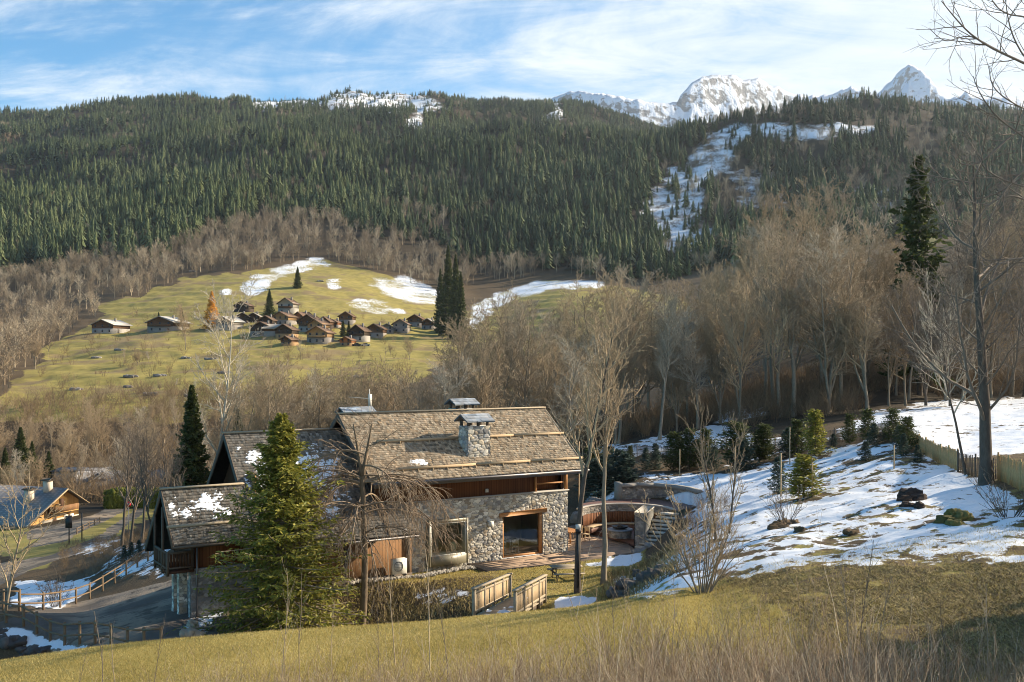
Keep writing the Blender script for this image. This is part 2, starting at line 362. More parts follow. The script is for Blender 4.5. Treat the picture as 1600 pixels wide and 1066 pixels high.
def hit(px, py, Y0, Y1=3000):
    """first ground point along the column px, beyond Y0, that shows at or above row py"""
    Y = np.exp(np.linspace(math.log(Y0), math.log(Y1), 900)); z = height((px - CX) / F * Y, Y); r = HY - F * z / Y
    k = np.argmax(r <= py); return A((px - CX) / F * Y[k], Y[k], z[k])

_sA, _sB = A(8.55, 63.9), A(10.4, 67.6); _sd = (_sB - _sA) / np.linalg.norm(_sB - _sA); _st = (XG - _sA[0]) * _sd[0] + (YG - _sA[1]) * _sd[1]; _sq = np.abs((XG - _sA[0]) * _sd[1] - (YG - _sA[1]) * _sd[0])
clampdown((_st > -1.2) & (_st < 4.6) & (_sq < 1.15), -11.86 + .43 * np.clip(_st, 0, 4.2) - .25)
PINES = [(985, 90, 699, 0, .7), (1009, 85, 702, 2, 1), (1024, 84, 696, 2, 1), (1052, 82, 681, 0, .9), (1062, 83, 686, 0, .8), (1077, 82, 676, 0, .9), (1089, 83, 690, 1, 1), (1102, 82, 676, 0, .9), (1115, 80, 700, 1, 1), (1150, 78, 666, 0, 1.2), (1163, 76, 690, 1, 1.1), (1194, 79, 668, 0, 1), (1186, 79, 676, 0, .9), (1232, 78, 672, 1, 1.2), (1245, 77, 660, 0, 1), (1274, 73, 647, 3, .9), (1302, 76, 680, 1, 1.2), (1327, 75, 651, 0, .8), (1356, 72, 644, 0, .9), (1366, 70, 664, 1, 1), (1382, 70, 672, 1, 1), (1395, 69, 643, 0, .9), (1405, 66, 668, 1, 1), (1418, 64, 656, 0, 1), (1412, 61, 680, 2, 1), (1434, 58, 697, 2, 1.2), (1353, 64, 692, 2, 1.3), (1216, 59, 718, 1, .8), (1256, 54, 717, 3, 1.5), (952, 88, 700, 1, 1.3), (968, 82, 706, 1, 1.6), (944, 84, 715, 1, 1.6), (978, 80, 712, 1, 1.4), (925, 86, 705, 0, 1.3), (935, 80, 722, 1, 1.8)]
# cover masks ------------------------------------------------------
PYG = HY - F * Hg / YG
wob = (fbm(XG / (YG * .012), YG / (YG * .03) + Hg / (YG * .006), 4, 31) - 0.5)
wpx = PXG + wob * 46; wpy = PYG + wob * 14
S = np.zeros_like(Hg); G = np.zeros_like(Hg); R = np.zeros_like(Hg); D = np.zeros_like(Hg)   # snow, green grass, road, dark forest floor (also painted shade of the gully bank)
def reg(M, poly, y0, y1, v, w=1.0):
    m = inpoly(PXG + (wpx - PXG) * w, PYG + (wpy - PYG) * w, poly) & (YG > y0) & (YG < y1)
    if M is S or True: M[m] = np.maximum(M[m], v) if v > 0 else 0
# grass
reg(G, [(-700, 1700), (-700, 1000), (0, 1000), (600, 950), (1100, 900), (1150, 915), (1270, 985), (1200, 1080), (1150, 1700)], 5, 40.5, 1.0, .6)
G[(YG < 40.5) & (wpx > 1140 + (wpy - 915) * 2.0) & (PXG > 1130)] = 0.40; G[(YG >= 40.5) & (YG < 64) & (PXG > 1130)] = 0.4
G[(YG > 44) & (YG < 66) & (PXG > 330) & (PXG < 1010)] = 0.62
reg(G, [(-60, 660), (20, 600), (70, 545), (140, 515), (160, 480), (220, 462), (300, 432), (400, 424), (500, 404), (600, 428), (700, 470), (745, 500), (720, 560), (640, 600), (560, 640), (250, 660)], 290, 860, 1.0)
reg(G, [(730, 620), (740, 480), (800, 455), (870, 440), (960, 445), (1080, 470), (1080, 600)], 300, 860, 0.9)
reg(G, [(20, 860), (130, 812), (300, 770), (300, 780), (160, 850), (20, 905)], 95, 190, 0.7); reg(G, [(-50, 870), (-50, 820), (40, 815), (60, 840), (30, 870)], 100, 190, 0.8)
# roads
reg(S, [(12, 946), (30, 908), (128, 908), (150, 912), (120, 935), (92, 952)], 58, 90, 0.93, .35)
reg(R, [(-40, 985), (58, 953), (150, 935), (240, 914), (330, 890), (440, 900), (440, 985), (300, 1040), (170, 1060), (40, 1000)], 40, 84, 1.0, .1)
reg(R, [(-200, 960), (-100, 905), (0, 880), (80, 868), (150, 840), (215, 795), (240, 790), (150, 858), (60, 885), (0, 915), (-100, 990)], 86, 190, 1.0, .15)
reg(R, [(0, 880), (40, 855), (110, 815), (150, 803), (200, 772), (240, 765), (232, 785), (160, 815), (90, 852), (20, 876)], 120, 215, 1.0, .15)
reg(R, [(45, 850), (40, 832), (60, 824), (140, 812), (165, 800), (170, 812), (80, 850)], 130, 190, 1.0, .15)
# snow near
reg(S, [(975, 935), (960, 905), (1000, 893), (1040, 868), (1062, 830), (1070, 800), (1040, 775), (985, 762), (1000, 740), (1060, 735), (1120, 728), (1200, 700), (1400, 686), (1460, 715), (1520, 745), (1600, 780), (1800, 800), (1800, 886), (1600, 884), (1480, 884), (1300, 884), (1210, 893), (1130, 905), (1090, 920), (1010, 936)], 27, 95, 0.73)
_m = inpoly(wpx, wpy, [(1050, 905), (1060, 850), (1110, 830), (1240, 838), (1400, 860), (1620, 868), (1620, 900), (1260, 900)]) & (YG > 27) & (YG < 60) & (S > 0); S[_m] = .58
S[(S > 0) & (YG > 62) & (YG < 92) & (PYG < 742)] *= 0.86
reg(S, [(925, 712), (935, 700), (1130, 664), (1200, 685), (1180, 706), (940, 716)], 93, 122, 0.74)
reg(S, [(1360, 645), (1450, 628), (1800, 610), (1800, 800), (1600, 752), (1500, 725), (1400, 668), (1350, 676), (1290, 690), (1130, 706), (1130, 690), (1290, 680)], 58, 140, 0.74)
reg(S, [(1110, 675), (1130, 640), (1180, 632), (1200, 650), (1160, 672)], 118, 160, 0.66)
reg(S, [(862, 950), (868, 937), (900, 931), (930, 934), (925, 950), (880, 958)], 38, 52, 0.9, .3)
reg(S, [(985, 885), (905, 885), (1000, 860), (1010, 872)], 56, 66, 0.9, .3)
reg(S, [(903, 812), (915, 780), (935, 755), (975, 750), (965, 780), (935, 812)], 70, 95, 0.8, .5)
reg(S, [(280, 1010), (292, 965), (330, 935), (370, 925), (375, 948), (345, 975), (330, 1010)], 38, 60, 0.74, .6)
reg(S, [(400, 945), (420, 930), (470, 928), (470, 945)], 40, 60, 0.7)
reg(S, [(640, 950), (650, 925), (700, 918), (740, 925), (700, 945)], 40, 60, 0.30)
G[(YG > 46) & (YG < 55.6) & (PXG > 470) & (PXG < 775)] = .30; D[(YG > 46) & (YG < 55.3) & (PXG > 470) & (PXG < 775)] = .45  # gully bank: rough cover, darkened in the masks to give its shade
reg(S, [(-40, 982), (30, 984), (80, 1000), (140, 1010), (165, 1016), (110, 1024), (30, 1006), (-40, 1000)], 46, 62, 0.85, .3)
reg(S, [(150, 890), (170, 862), (215, 848), (255, 828), (262, 855), (262, 900), (180, 900)], 60, 125, 0.66)
reg(S, [(95, 925), (150, 890), (170, 895), (150, 915), (100, 935)], 60, 125, 0.6)
reg(S, [(110, 870), (150, 845), (200, 835), (200, 845), (140, 868)], 80, 140, 0.55)
# snow far
reg(S, [(372, 442), (425, 420), (470, 404), (515, 402), (505, 416), (440, 432), (405, 462), (385, 466)], 480, 900, 0.57, .6)
reg(S, [(334, 458), (345, 449), (362, 450), (352, 461)], 480, 860, 0.8, .5); reg(S, [(510, 452), (515, 436), (530, 434), (540, 452)], 480, 860, 0.66, .6)
reg(S, [(578, 445), (590, 434), (640, 430), (700, 462), (700, 476), (630, 470), (598, 460)], 500, 900, 0.58, .7)
reg(S, [(725, 510), (745, 478), (790, 455), (850, 440), (940, 438), (940, 450), (870, 452), (810, 466), (770, 485), (745, 515)], 380, 900, 0.72, .6)
reg(S, [(540, 480), (560, 468), (600, 470), (640, 490), (600, 492)], 480, 860, 0.5)
for pl, v in (([(1100, 214), (1125, 198), (1200, 191), (1385, 197), (1370, 212), (1255, 219), (1130, 219)], .66), ([(1000, 330), (1020, 285), (1065, 255), (1120, 215), (1165, 225), (1140, 262), (1105, 300), (1110, 350), (1095, 395), (1040, 392), (1005, 350)], .56),
              ([(1130, 268), (1230, 262), (1250, 320), (1150, 325)], .40), ([(1250, 290), (1400, 290), (1410, 335), (1260, 330)], .40)):
    reg(S, pl, 850, 1500, v); None
for pl in ([(385, 172), (390, 150), (470, 148), (540, 146), (560, 130), (640, 130), (700, 172), (660, 180), (610, 176), (560, 172), (470, 170)], [(628, 205), (632, 184), (660, 180), (665, 205)], [(852, 190), (858, 160), (878, 158), (874, 192)], [(785, 225), (790, 203), (806, 205), (812, 228)]):
    reg(S, pl, 1700, 3300, 0.70, .8)
S = np.maximum(S, 0.9 * ((YG > 2640)))
for _p in PINES:
    _c = (_p[0] - CX) / F * _p[1]; S = np.where(np.hypot(XG - _c, (YG - _p[1]) * .7) < .75 + .35 * _p[4], S * .55, S)
Sm = blur(blur(S, 1.0, 0), 1.0, 1)
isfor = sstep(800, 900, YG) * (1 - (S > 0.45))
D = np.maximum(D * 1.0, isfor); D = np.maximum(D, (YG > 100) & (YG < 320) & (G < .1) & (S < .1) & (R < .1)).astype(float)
snear = (Sm > 0.3) & (YG < 140)
lump = fbm(XG / 1.4, YG / 1.4, 3, 41)
Hg += snear * (lump - 0.5) * 0.26
# boundary drop: stays a continuous sheet
def terrain_mesh():
    n0, n1 = Hg.shape; v = np.stack([XG, YG, Hg], -1).reshape(-1, 3)
    i = np.arange(n0 - 1)[:, None] * n1; j = np.arange(n1 - 1)[None, :]
    q = np.stack([i + j, i + n1 + j, i + n1 + j + 1, i + j + 1], -1).reshape(-1, 4)
    mb = MB(); mb.add(v, q); me = mb.mesh('ground', None, True)
    at = me.attributes.new('cover', 'FLOAT_COLOR', 'POINT')
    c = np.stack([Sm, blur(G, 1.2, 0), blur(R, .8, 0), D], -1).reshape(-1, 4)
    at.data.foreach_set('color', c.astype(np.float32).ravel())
    return me
def f_ground(g):
    cov = g.new('ShaderNodeAttribute', attribute_name='cover'); s = g.new('ShaderNodeSeparateColor'); g.nt.links.new(cov.outputs['Color'], s.inputs[0])
    S_, G_, R_ = s.outputs; D_ = cov.outputs['Alpha']
    n1 = g.noise(0.9, 12, 0.68); n2 = g.noise(0.045, 9, 0.62); n3 = g.noise(7.0, 5, 0.6); n4 = g.noise(0.22, 4, 0.5); n5 = g.noise(28, 3, 0.6)
    litter = g.mix(n3, (0.035, 0.026, 0.017), (0.15, 0.105, 0.062)); litter = g.mix(g.rng(n5, .5, .75), litter, (0.20, 0.15, 0.085))
    grass = g.mix(n3, (0.17, 0.145, 0.035), (0.33, 0.27, 0.09)); grass = g.mix(g.rng(n4, .35, .65), grass, g.mix(n3, (0.24, 0.205, 0.045), (0.42, 0.34, 0.12)))
    grass = g.mix(g.rng(n2, .50, .62), grass, g.mix(n3, (0.16, 0.115, 0.05), (0.30, 0.23, 0.12)))
    road = g.mix(n3, (0.21, 0.165, 0.12), (0.40, 0.32, 0.235)); road = g.mix(g.rng(n4, .42, .6), road, (0.12, 0.105, 0.09)); road = g.mix(g.rng(n1, .50, .62), road, g.mix(n3, (.07, .055, .042), (.17, .14, .11)))
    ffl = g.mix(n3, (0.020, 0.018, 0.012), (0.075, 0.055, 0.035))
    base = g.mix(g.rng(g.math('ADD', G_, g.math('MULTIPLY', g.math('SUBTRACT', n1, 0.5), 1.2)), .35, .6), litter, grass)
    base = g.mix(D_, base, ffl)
    base = g.mix(g.rng(g.math('ADD', R_, g.math('MULTIPLY', g.math('SUBTRACT', n1, 0.5), 0.5)), .4, .6), base, road)
    # snow: melts out along noise
    n6 = g.noise(0.95, 12, 0.70, g.coord(sc=(1, .75, 1))); mm = g.mix(0.42, n6, n2); sv = g.math('ADD', S_, g.math('MULTIPLY', g.math('SUBTRACT', mm, 0.5), 5.2))
    sm = g.math('MULTIPLY', g.rng(sv, .46, .56), g.rng(S_, .12, .3))
    snow = g.mix(n3, (0.72, 0.76, 0.82), (0.86, 0.88, 0.90))
    g.out(g.mix(sm, base, snow))
    g.val(g.b.inputs['Roughness'], g.mix(sm, (0.95,) * 3, (0.55,) * 3))
    h = g.math('ADD', g.math('MULTIPLY', sm, 0.5), g.math('MULTIPLY', g.mix(sm, n3, n1), 0.9))
    g.bump(h, 0.55, 0.16)
M_ground = mat('ground_cover', f_ground, 0.95, 0.15)
_me = terrain_mesh(); _me.materials.append(M_ground)
ground = bpy.data.objects.new('ground', _me); COL.objects.link(ground); tag(ground, kind='structure')

# ------------------------------------------------------------------ the high snow mountains behind
def f_peak(g):
    geo = g.new('ShaderNodeNewGeometry'); s = g.new('ShaderNodeSeparateXYZ'); g.nt.links.new(geo.outputs['Normal'], s.inputs[0])
    n = g.noise(0.012, 12, 0.66); n2 = g.noise(0.03, 7, 0.6); n3 = g.noise(0.004, 5, 0.6)
    v = g.math('ADD', s.outputs[2], g.math('ADD', g.math('MULTIPLY', g.math('SUBTRACT', n, .5), 2.2), g.math('MULTIPLY', g.math('SUBTRACT', n2, .5), 2.0)))
    k = g.rng(v, .24, .44)
    g.out(g.mix(k, g.mix(n2, (0.10, 0.105, 0.115), (0.24, 0.235, 0.235)), (0.62, 0.68, 0.78)))
    g.bump(g.mix(.5, n, n2), 1.0, 40)
M_peak = mat('snowy_rock', f_peak, 0.8)
CREST = [(820, 178), (860, 156), (880, 146), (905, 141), (960, 150), (1005, 157), (1040, 161), (1058, 160), (1064, 148), (1080, 131), (1090, 122), (1112, 116), (1135, 119), (1150, 118), (1160, 124), (1172, 126), (1186, 122), (1200, 132), (1215, 136), (1240, 146), (1265, 150), (1290, 149), (1312, 142), (1330, 136), (1345, 143), (1368, 148), (1380, 137), (1392, 127), (1403, 113), (1411, 106), (1421, 100), (1432, 105), (1443, 114), (1452, 120), (1462, 134), (1470, 146), (1480, 152), (1498, 152), (1510, 141), (1524, 150), (1545, 152), (1580, 150), (1620, 160), (1700, 150), (1800, 165), (2000, 150)]
pp = np.arange(820, 2001, 2.0); tt = np.linspace(-1, 1, 141)
cr = np.interp(pp, *np.array(CREST, float).T) + (fbm(pp / 9, pp * 0, 4, 77) - .5) * 7
Yc = 5600 + 300 * np.sin(pp / 90.0); PP, TT = np.meshgrid(pp, tt, indexing='ij')
Yp = Yc[:, None] + TT * 1300; Xp = (PP - CX) / F * Yp; zc = ((HY - cr) / F * Yc)[:, None]
dist = np.abs(TT) * 1300
rid = 1 - np.abs(fbm(Xp / 150, Yp / 420, 6, 51, .6) * 2 - 1)
zp = zc - dist * (0.78 + 0.25 * (zc - 1400) / 300) * (0.75 + 0.5 * rid) - sstep(0, 90, dist) * 150 * (1 - fbm(Xp / 110, Yp / 130, 5, 57))
mb = MB(); n1 = len(tt); i = np.arange(len(pp) - 1)[:, None] * n1; j = np.arange(n1 - 1)[None, :]
mb.add(np.stack([Xp, Yp, zp], -1).reshape(-1, 3), np.stack([i + j, i + n1 + j, i + n1 + j + 1, i + j + 1], -1).reshape(-1, 4))
tag(mb.build('mountains', M_peak), kind='structure')
# ------------------------------------------------------------------ trees
def fib(rng, N): return rng.random(N) * 2 * math.pi
def children(rng, P, R, n, t0, t1, ang, ratio, k, wob, trop, rcr, rmin, fall=0.55, angv=0.25):
    """grow n children from every parent polyline; all numpy"""
    N, K, _ = P.shape
    t = t0 + (t1 - t0) * (np.arange(n)[None, :] + rng.random((N, n))) / n
    f = t * (K - 1); i = np.clip(f.astype(int), 0, K - 2); fr = (f - i)[..., None]; ar = np.arange(N)[:, None]
    p = P[ar, i] * (1 - fr) + P[ar, i + 1] * fr; T = P[ar, i + 1] - P[ar, i]; T /= np.linalg.norm(T, axis=2, keepdims=True) + 1e-9
    rp = R[ar, i] * (1 - fr[..., 0]) + R[ar, i + 1] * fr[..., 0]
    L = np.linalg.norm(np.diff(P, axis=1), axis=2).sum(1)[:, None] * ratio * (1 - fall * t) * (0.65 + 0.6 * rng.random((N, n)))
    az = np.arange(n)[None, :] * 2.4 + rng.random((N, 1)) * 6.28 + rng.normal(0, .35, (N, n))
    ref = np.where(np.abs(T[..., 2:3]) > 0.85, A(1, 0, 0), A(0, 0, 1)); U = np.cross(T, ref); U /= np.linalg.norm(U, axis=2, keepdims=True); V = np.cross(T, U)
    a = ang * (1 + rng.normal(0, angv, (N, n)))[..., None]
    d = np.cos(a) * T + np.sin(a) * (np.cos(az)[..., None] * U + np.sin(az)[..., None] * V)
    p = p.reshape(-1, 3); d = d.reshape(-1, 3); L = L.reshape(-1); rp = rp.reshape(-1)
    r0 = np.maximum(np.minimum(rp * 0.75, L * rcr), rmin)
    Q = np.zeros((len(p), k, 3)); Q[:, 0] = p
    for j in range(1, k):
        d = d + rng.normal(0, wob, d.shape); d[:, 2] += trop; d /= np.linalg.norm(d, axis=1, keepdims=True)
        Q[:, j] = Q[:, j - 1] + d * (L / (k - 1))[:, None]
    RR = r0[:, None] * np.linspace(1, .35, k)[None, :]; RR = np.maximum(RR, rmin * .8)
    return Q, RR
def trunk_line(rng, H, r0, K=12, wob=0.05, lean=(0, 0), taper=0.12, twig=0.02):
    d = A(lean[0], lean[1], 1.0); p = A(0, 0, -0.4); pts = [p]
    for j in range(1, K):
        d = d + A(rng.normal(0, wob), rng.normal(0, wob), 0.04); d /= np.linalg.norm(d); p = p + d * (H + .4) / (K - 1); pts.append(p)
    r = r0 * (np.linspace(1, taper, K)); r[0] *= 1.35
    return np.array(pts)[None], np.maximum(r, twig)[None]
def bare(seed, H, r0, base=.25, n=(16, 9, 6, 4), ang=(.75, .7, .65, .6), ratio=(.42, .5, .5, .55), trop=(.10, .06, .03, .02), wob=.10, twig=.012, split=0, lean=(0, 0), falls=.45, twob=.05, lim=1.0):
    """(trunk mesh builder, crown mesh builder)"""
    rng = np.random.default_rng(seed); tr, cr_ = MB(), MB()
    P, R = trunk_line(rng, H, r0, wob=twob, lean=lean)
    tr.tubes(P, R, 8)
    if split:
        Ps, Rs = children(rng, P, R, split, .08, base, .28, .85, 12, .04, .05, .03, .05, 0.1)
        tr.tubes(Ps, Rs, 7); P = np.concatenate([P, Ps]); R = np.concatenate([R, Rs])
    sides = [5, 4, 3, 3, 3]; ks = [8, 6, 4, 4, 3]
    for l, nn in enumerate(n):
        P, R = children(rng, P, R, nn, base if l == 0 else .15, .98, ang[l], ratio[l], ks[l], wob, trop[l], (.022, .018, .014, .012, .012)[l] * lim, twig * (1.6, 1.25, 1, 1, 1)[l], falls)
        cr_.tubes(P, R, sides[l])
    return tr, cr_
def conifer(seed, H, Rad, base=.04, nb=230, droop=-.28, up=.05, twl=.42, lw=.075, ll=.34, r0=None, dens=1.0, pw=.85, irr=.15, shear=0.0):
    rng = np.random.default_rng(seed); tr, fo = MB(), MB()
    K = 8; P = np.zeros((1, K, 3)); P[0, :, 2] = np.linspace(-.4, H, K); r0 = r0 or H * .013
    tr.tubes(P, (r0 * np.linspace(1, .08, K))[None], 7)
    t = base + (1 - base) * (np.arange(nb) + rng.random(nb)) / nb; t = np.clip(t ** 1.05, 0, .995)
    L = Rad * ((1 - t) ** pw) * (1 + rng.normal(0, irr, nb)) + .12; L = np.clip(L, .1, None)
    az = np.arange(nb) * 2.39996 + rng.normal(0, .3, nb)
    el = droop * (1 - t) + up + .55 * t + rng.normal(0, .08, nb)
    k = 6; B = np.zeros((nb, k, 3)); B[:, 0, 2] = t * H
    e = el.copy()
    for j in range(1, k):
        d = np.stack([np.cos(az) * np.cos(e), np.sin(az) * np.cos(e), np.sin(e)], -1); B[:, j] = B[:, j - 1] + d * (L / (k - 1))[:, None]; e = e + .05
    tr.tubes(B, np.maximum(.010 * L[:, None] * np.linspace(1.6, .4, k)[None], .004), 3)
    m = max(4, int(17 * dens)); s = (np.arange(m)[None] + rng.random((nb, m))) / m; s = .08 + .92 * s
    f = s * (k - 1); i = np.clip(f.astype(int), 0, k - 2); fr = (f - i)[..., None]; ar = np.arange(nb)[:, None]
    p = B[ar, i] * (1 - fr) + B[ar, i + 1] * fr; T = B[ar, i + 1] - B[ar, i]; T /= np.linalg.norm(T, axis=2, keepdims=True)
    side = np.stack([-np.sin(az), np.cos(az), 0 * az], -1)[:, None]; sg = np.where(rng.random((nb, m)) < .5, -1.0, 1.0)[..., None]
    d = T * .55 + side * sg * (.75 + .3 * rng.random((nb, m, 1))) + rng.normal(0, .18, T.shape); d[..., 2] -= .22; d /= np.linalg.norm(d, axis=2, keepdims=True)
    tl = (twl * L[:, None] * (1.05 - s * .75) * (0.6 + .7 * rng.random((nb, m))))[..., None] + .05
    for q in range(3):                                   # needle sprays along each twig
        c0 = p + d * tl * (q / 3.0) + rng.normal(0, .02, p.shape); dd = d + rng.normal(0, .28, d.shape); dd[..., 2] -= .12; dd /= np.linalg.norm(dd, axis=2, keepdims=True)
        l = np.minimum(ll, tl * .75 + .06) * (.7 + .6 * rng.random((nb, m, 1))); w = np.cross(dd, rng.normal(0, 1, dd.shape) + A(0, 0, 1.2)); w /= np.linalg.norm(w, axis=2, keepdims=True); w = w * lw * (.6 + .8 * rng.random((nb, m, 1)))
        v = np.stack([c0, c0 + dd * l * .45 + w, c0 + dd * l, c0 + dd * l * .45 - w], 2).reshape(-1, 3)
        sh = np.repeat(rng.random(nb * m) * .8 + .2 * rng.random(1), 4)
        fo.add(v, np.arange(len(v)).reshape(-1, 4), col=np.stack([sh] * 3, -1))
    return tr, fo
def f_bark(c1, c2):
    def f(g):
        n = g.noise(9, 7, .65, g.coord(sc=(1, 1, .35))); g.out(g.mix(g.orand(), g.mix(n, c1, c2), g.mix(n, tuple(x * .8 for x in c1), tuple(x * 1.15 for x in c2)))); g.bump(n, .6, .03)
    return f
M_bark = mat('bark_grey', f_bark((.11, .09, .065), (.36, .30, .22)), .9)
M_bark_dark = mat('bark_dark', f_bark((.045, .036, .03), (.15, .12, .095)), .9)
M_birch = mat('bark_pale', f_bark((.28, .25, .2), (.62, .57, .48)), .85)
def f_twig(c1, c2):
    def f(g): g.out(g.mix(g.orand(), c1, c2))
    return f
M_twig = mat('twigs_tan', f_twig((.28, .21, .135), (.42, .32, .20)), .8)
M_twig_d = mat('twigs_dark', f_twig((.13, .105, .08), (.20, .16, .125)), .85)
M_twig_p = mat('twigs_pale', f_twig((.42, .36, .27), (.50, .43, .33)), .8)
M_twig_r = mat('twigs_red', f_twig((.30, .24, .17), (.42, .34, .24)), .85)
def f_needle(c1, c2, c3):
    def f(g):
        a = g.attr('Col', 'Fac'); c = g.mix(a, g.mix(g.orand(), c1, c2), c3); g.out(c); g.translucent(c, .35)
    return f
M_needle = mat('needles_green', f_needle((.08, .11, .02), (.10, .125, .022), (.42, .37, .07)), .6)
M_needle_d = mat('needles_dark', f_needle((.024, .042, .018), (.035, .052, .02), (.11, .125, .035)), .6)
M_needle_b = mat('needles_bluish', f_needle((.03, .05, .04), (.04, .06, .045), (.09, .13, .10)), .6)
M_needle_y = mat('needles_larch', f_needle((.72, .36, .05), (.8, .42, .07), (.9, .55, .12)), .7)
def tree(name, parts, loc, label, cat='tree', group=None, rz=0.0, sc=1.0):
    """parts: [(name, mesh), ...] from meshes"""
    r = empty(name, loc, rz); r.scale = (sc, sc, sc) if np.isscalar(sc) else sc; tag(r, label, cat, group)
    for n, me in parts:
        o = bpy.data.objects.new(n, me); COL.objects.link(o); o.parent = r
    return r
def meshes(tc, names, mats, smooth=(True, False)):
    return [(n, b.mesh(n, m, s)) for n, b, m, s in zip(names, tc, mats, smooth)]

# templates for the grove of bare trees behind the chalet (H = 20 m)
QUICK = False
GROVE = [meshes(bare(100 + i, 20, .20 + .03 * (i % 3), base=(.22, .3, .4, .18, .3, .25)[i], n=(15, 8, 6, 4), split=(2, 0, 0, 3, 1, 2)[i], ang=((.7, .7, .65, .6), (.6, .6, .6, .55), (.5, .55, .6, .6), (.8, .7, .6, .6), (.65, .65, .6, .6), (.75, .75, .7, .6))[i], ratio=(.40, .52, .50, .50), trop=(.13, .09, .05, .03), twig=.0175, wob=.17, lim=1.35), ('trunk', 'crown'), (M_bark, (M_twig, M_twig, M_twig_r, M_twig, M_twig_p, M_twig)[i])) for i in range(6)]
GROVE_D = [[(n, me.copy()) for n, me in g_] for g_ in (GROVE[0], GROVE[3], GROVE[4])]
for g_ in GROVE_D:
    g_[0][1].materials[0] = M_bark_dark; g_[1][1].materials[0] = M_twig_d
rg = np.random.default_rng(77)
SLIM = [meshes(bare(150 + i, 20, .22, base=.3, n=(13, 6, 5, 3), ang=(.5, .55, .6, .6), ratio=(.36, .5, .5, .5), trop=(.13, .09, .05, .03), twig=.016, split=(1, 0)[i]), ('trunk', 'crown'), (M_bark_dark, M_twig_d)) for i in range(2)]
def place_grove(label, group, lst, pool, cat='bare tree', name='bare_tree', text=None):
    objs = []
    for k, (px, Y, top) in enumerate(lst):
        g0 = gxy(px, Y); Ht = max(2.0, (HY - top) / F * Y - g0[2]); s = Ht / 23.2; w = s * (1.0 + .25 * rg.random())
        objs.append(tree(name, pool[k % len(pool)], g0, label, cat, group, rg.random() * 6.28, (w, w, s)))
    if len(objs) <= 40: relabel(objs, text or label + ', {}')
TOPS = [(380, 560), (470, 545), (560, 560), (640, 545), (720, 515), (770, 470), (800, 450), (850, 478), (900, 480), (930, 450), (960, 425), (1000, 408), (1040, 410), (1080, 430), (1120, 420), (1150, 380), (1185, 340), (1230, 306), (1270, 288), (1310, 318), (1350, 340), (1390, 385), (1420, 420), (1480, 400), (1520, 360), (1560, 330), (1620, 300), (1800, 290)]
tx, ty = np.array(TOPS, float).T
def row(x0, x1, step, Y0, Y1, dt, seed, jit=.5):
    r = np.random.default_rng(seed); out = []
    for x in np.arange(x0, x1, step):
        xx = x + (r.random() - .5) * step * jit * 2; out.append((xx, Y0 + (Y1 - Y0) * r.random(), np.interp(xx, tx, ty) + dt + r.normal(0, 9)))
    return out
place_grove('tall bare tree in the back row of the grove', 'bare trees in the back row of the grove', row(755, 1620, 27, 150, 195, 2, 1), GROVE)
place_grove('bare tan twigged tree in the middle of the grove', 'bare trees in the middle of the grove', row(560, 1600, 33, 122, 142, 28, 2), GROVE)
place_grove('slender bare tree just behind the chalet roof', 'bare trees close behind the chalet roof', row(390, 930, 30, 84, 104, 24, 3), GROVE)
place_grove('bare tree at the grove edge above the garden fence', 'bare trees at the near edge of the grove', row(945, 1460, 37, 108, 118, 60, 4), GROVE)
place_grove('dark bare tree in the shaded right wood', 'dark bare trees in the shaded wood', row(1420, 1720, 34, 110, 150, 20, 5), GROVE_D)
place_grove('bare tree in the valley wood', 'bare trees of the valley wood', row(-60, 560, 19, 225, 300, 0, 6) and [(x, y, np.interp(x, [-60, 60, 150, 260, 400, 560], [640, 655, 640, 640, 620, 600]) + rg.normal(0, 9)) for x, y, _ in row(-60, 560, 17, 225, 300, 0, 6)], GROVE)
place_grove('bare tree low in the valley', 'bare trees low in the valley', [(x, y, np.interp(x, [-60, 60, 150, 260, 400], [690, 700, 690, 680, 660]) + rg.normal(0, 10)) for x, y, _ in row(-60, 430, 24, 185, 220, 0, 8)], GROVE)
place_grove('slim bare tree left of the chalet', 'slim bare trees left of the chalet', [(190, 100, 640), (203, 98, 652), (222, 94, 646), (240, 90, 668), (264, 84, 690), (279, 76, 650)], SLIM)
# undergrowth: low scrub clumps
def scrub(seed, H=2.0, n=11):
    rng = np.random.default_rng(seed); P = np.zeros((n, 5, 3)); a = rng.random(n) * 6.28; P[:, 0, :2] = np.stack([np.cos(a), np.sin(a)], -1) * rng.random((n, 1)) * .35
    d = np.stack([np.cos(a) * .45, np.sin(a) * .45, np.ones(n)], -1) + rng.normal(0, .18, (n, 3)); L = H * (.5 + .6 * rng.random(n))
    for j in range(1, 5):
        d = d + rng.normal(0, .1, d.shape); d /= np.linalg.norm(d, axis=1, keepdims=True); P[:, j] = P[:, j - 1] + d * (L / 4)[:, None]
    P[:, 0, 2] -= .15
    mb = MB(); R = np.linspace(.016, .006, 5)[None] * np.ones((n, 1)) * H / 2; mb.tubes(P, R, 3)
    Q, RR = children(rng, P, R, 4, .2, .97, .6, .4, 4, .12, .06, .01, .006 * H / 2); mb.tubes(Q, RR, 3)
    Q, RR = children(rng, Q, RR, 3, .2, .97, .6, .5, 3, .12, .04, .01, .005 * H / 2); mb.tubes(Q, RR, 3)
    return mb
SCR = [scrub(300 + i) for i in range(4)]
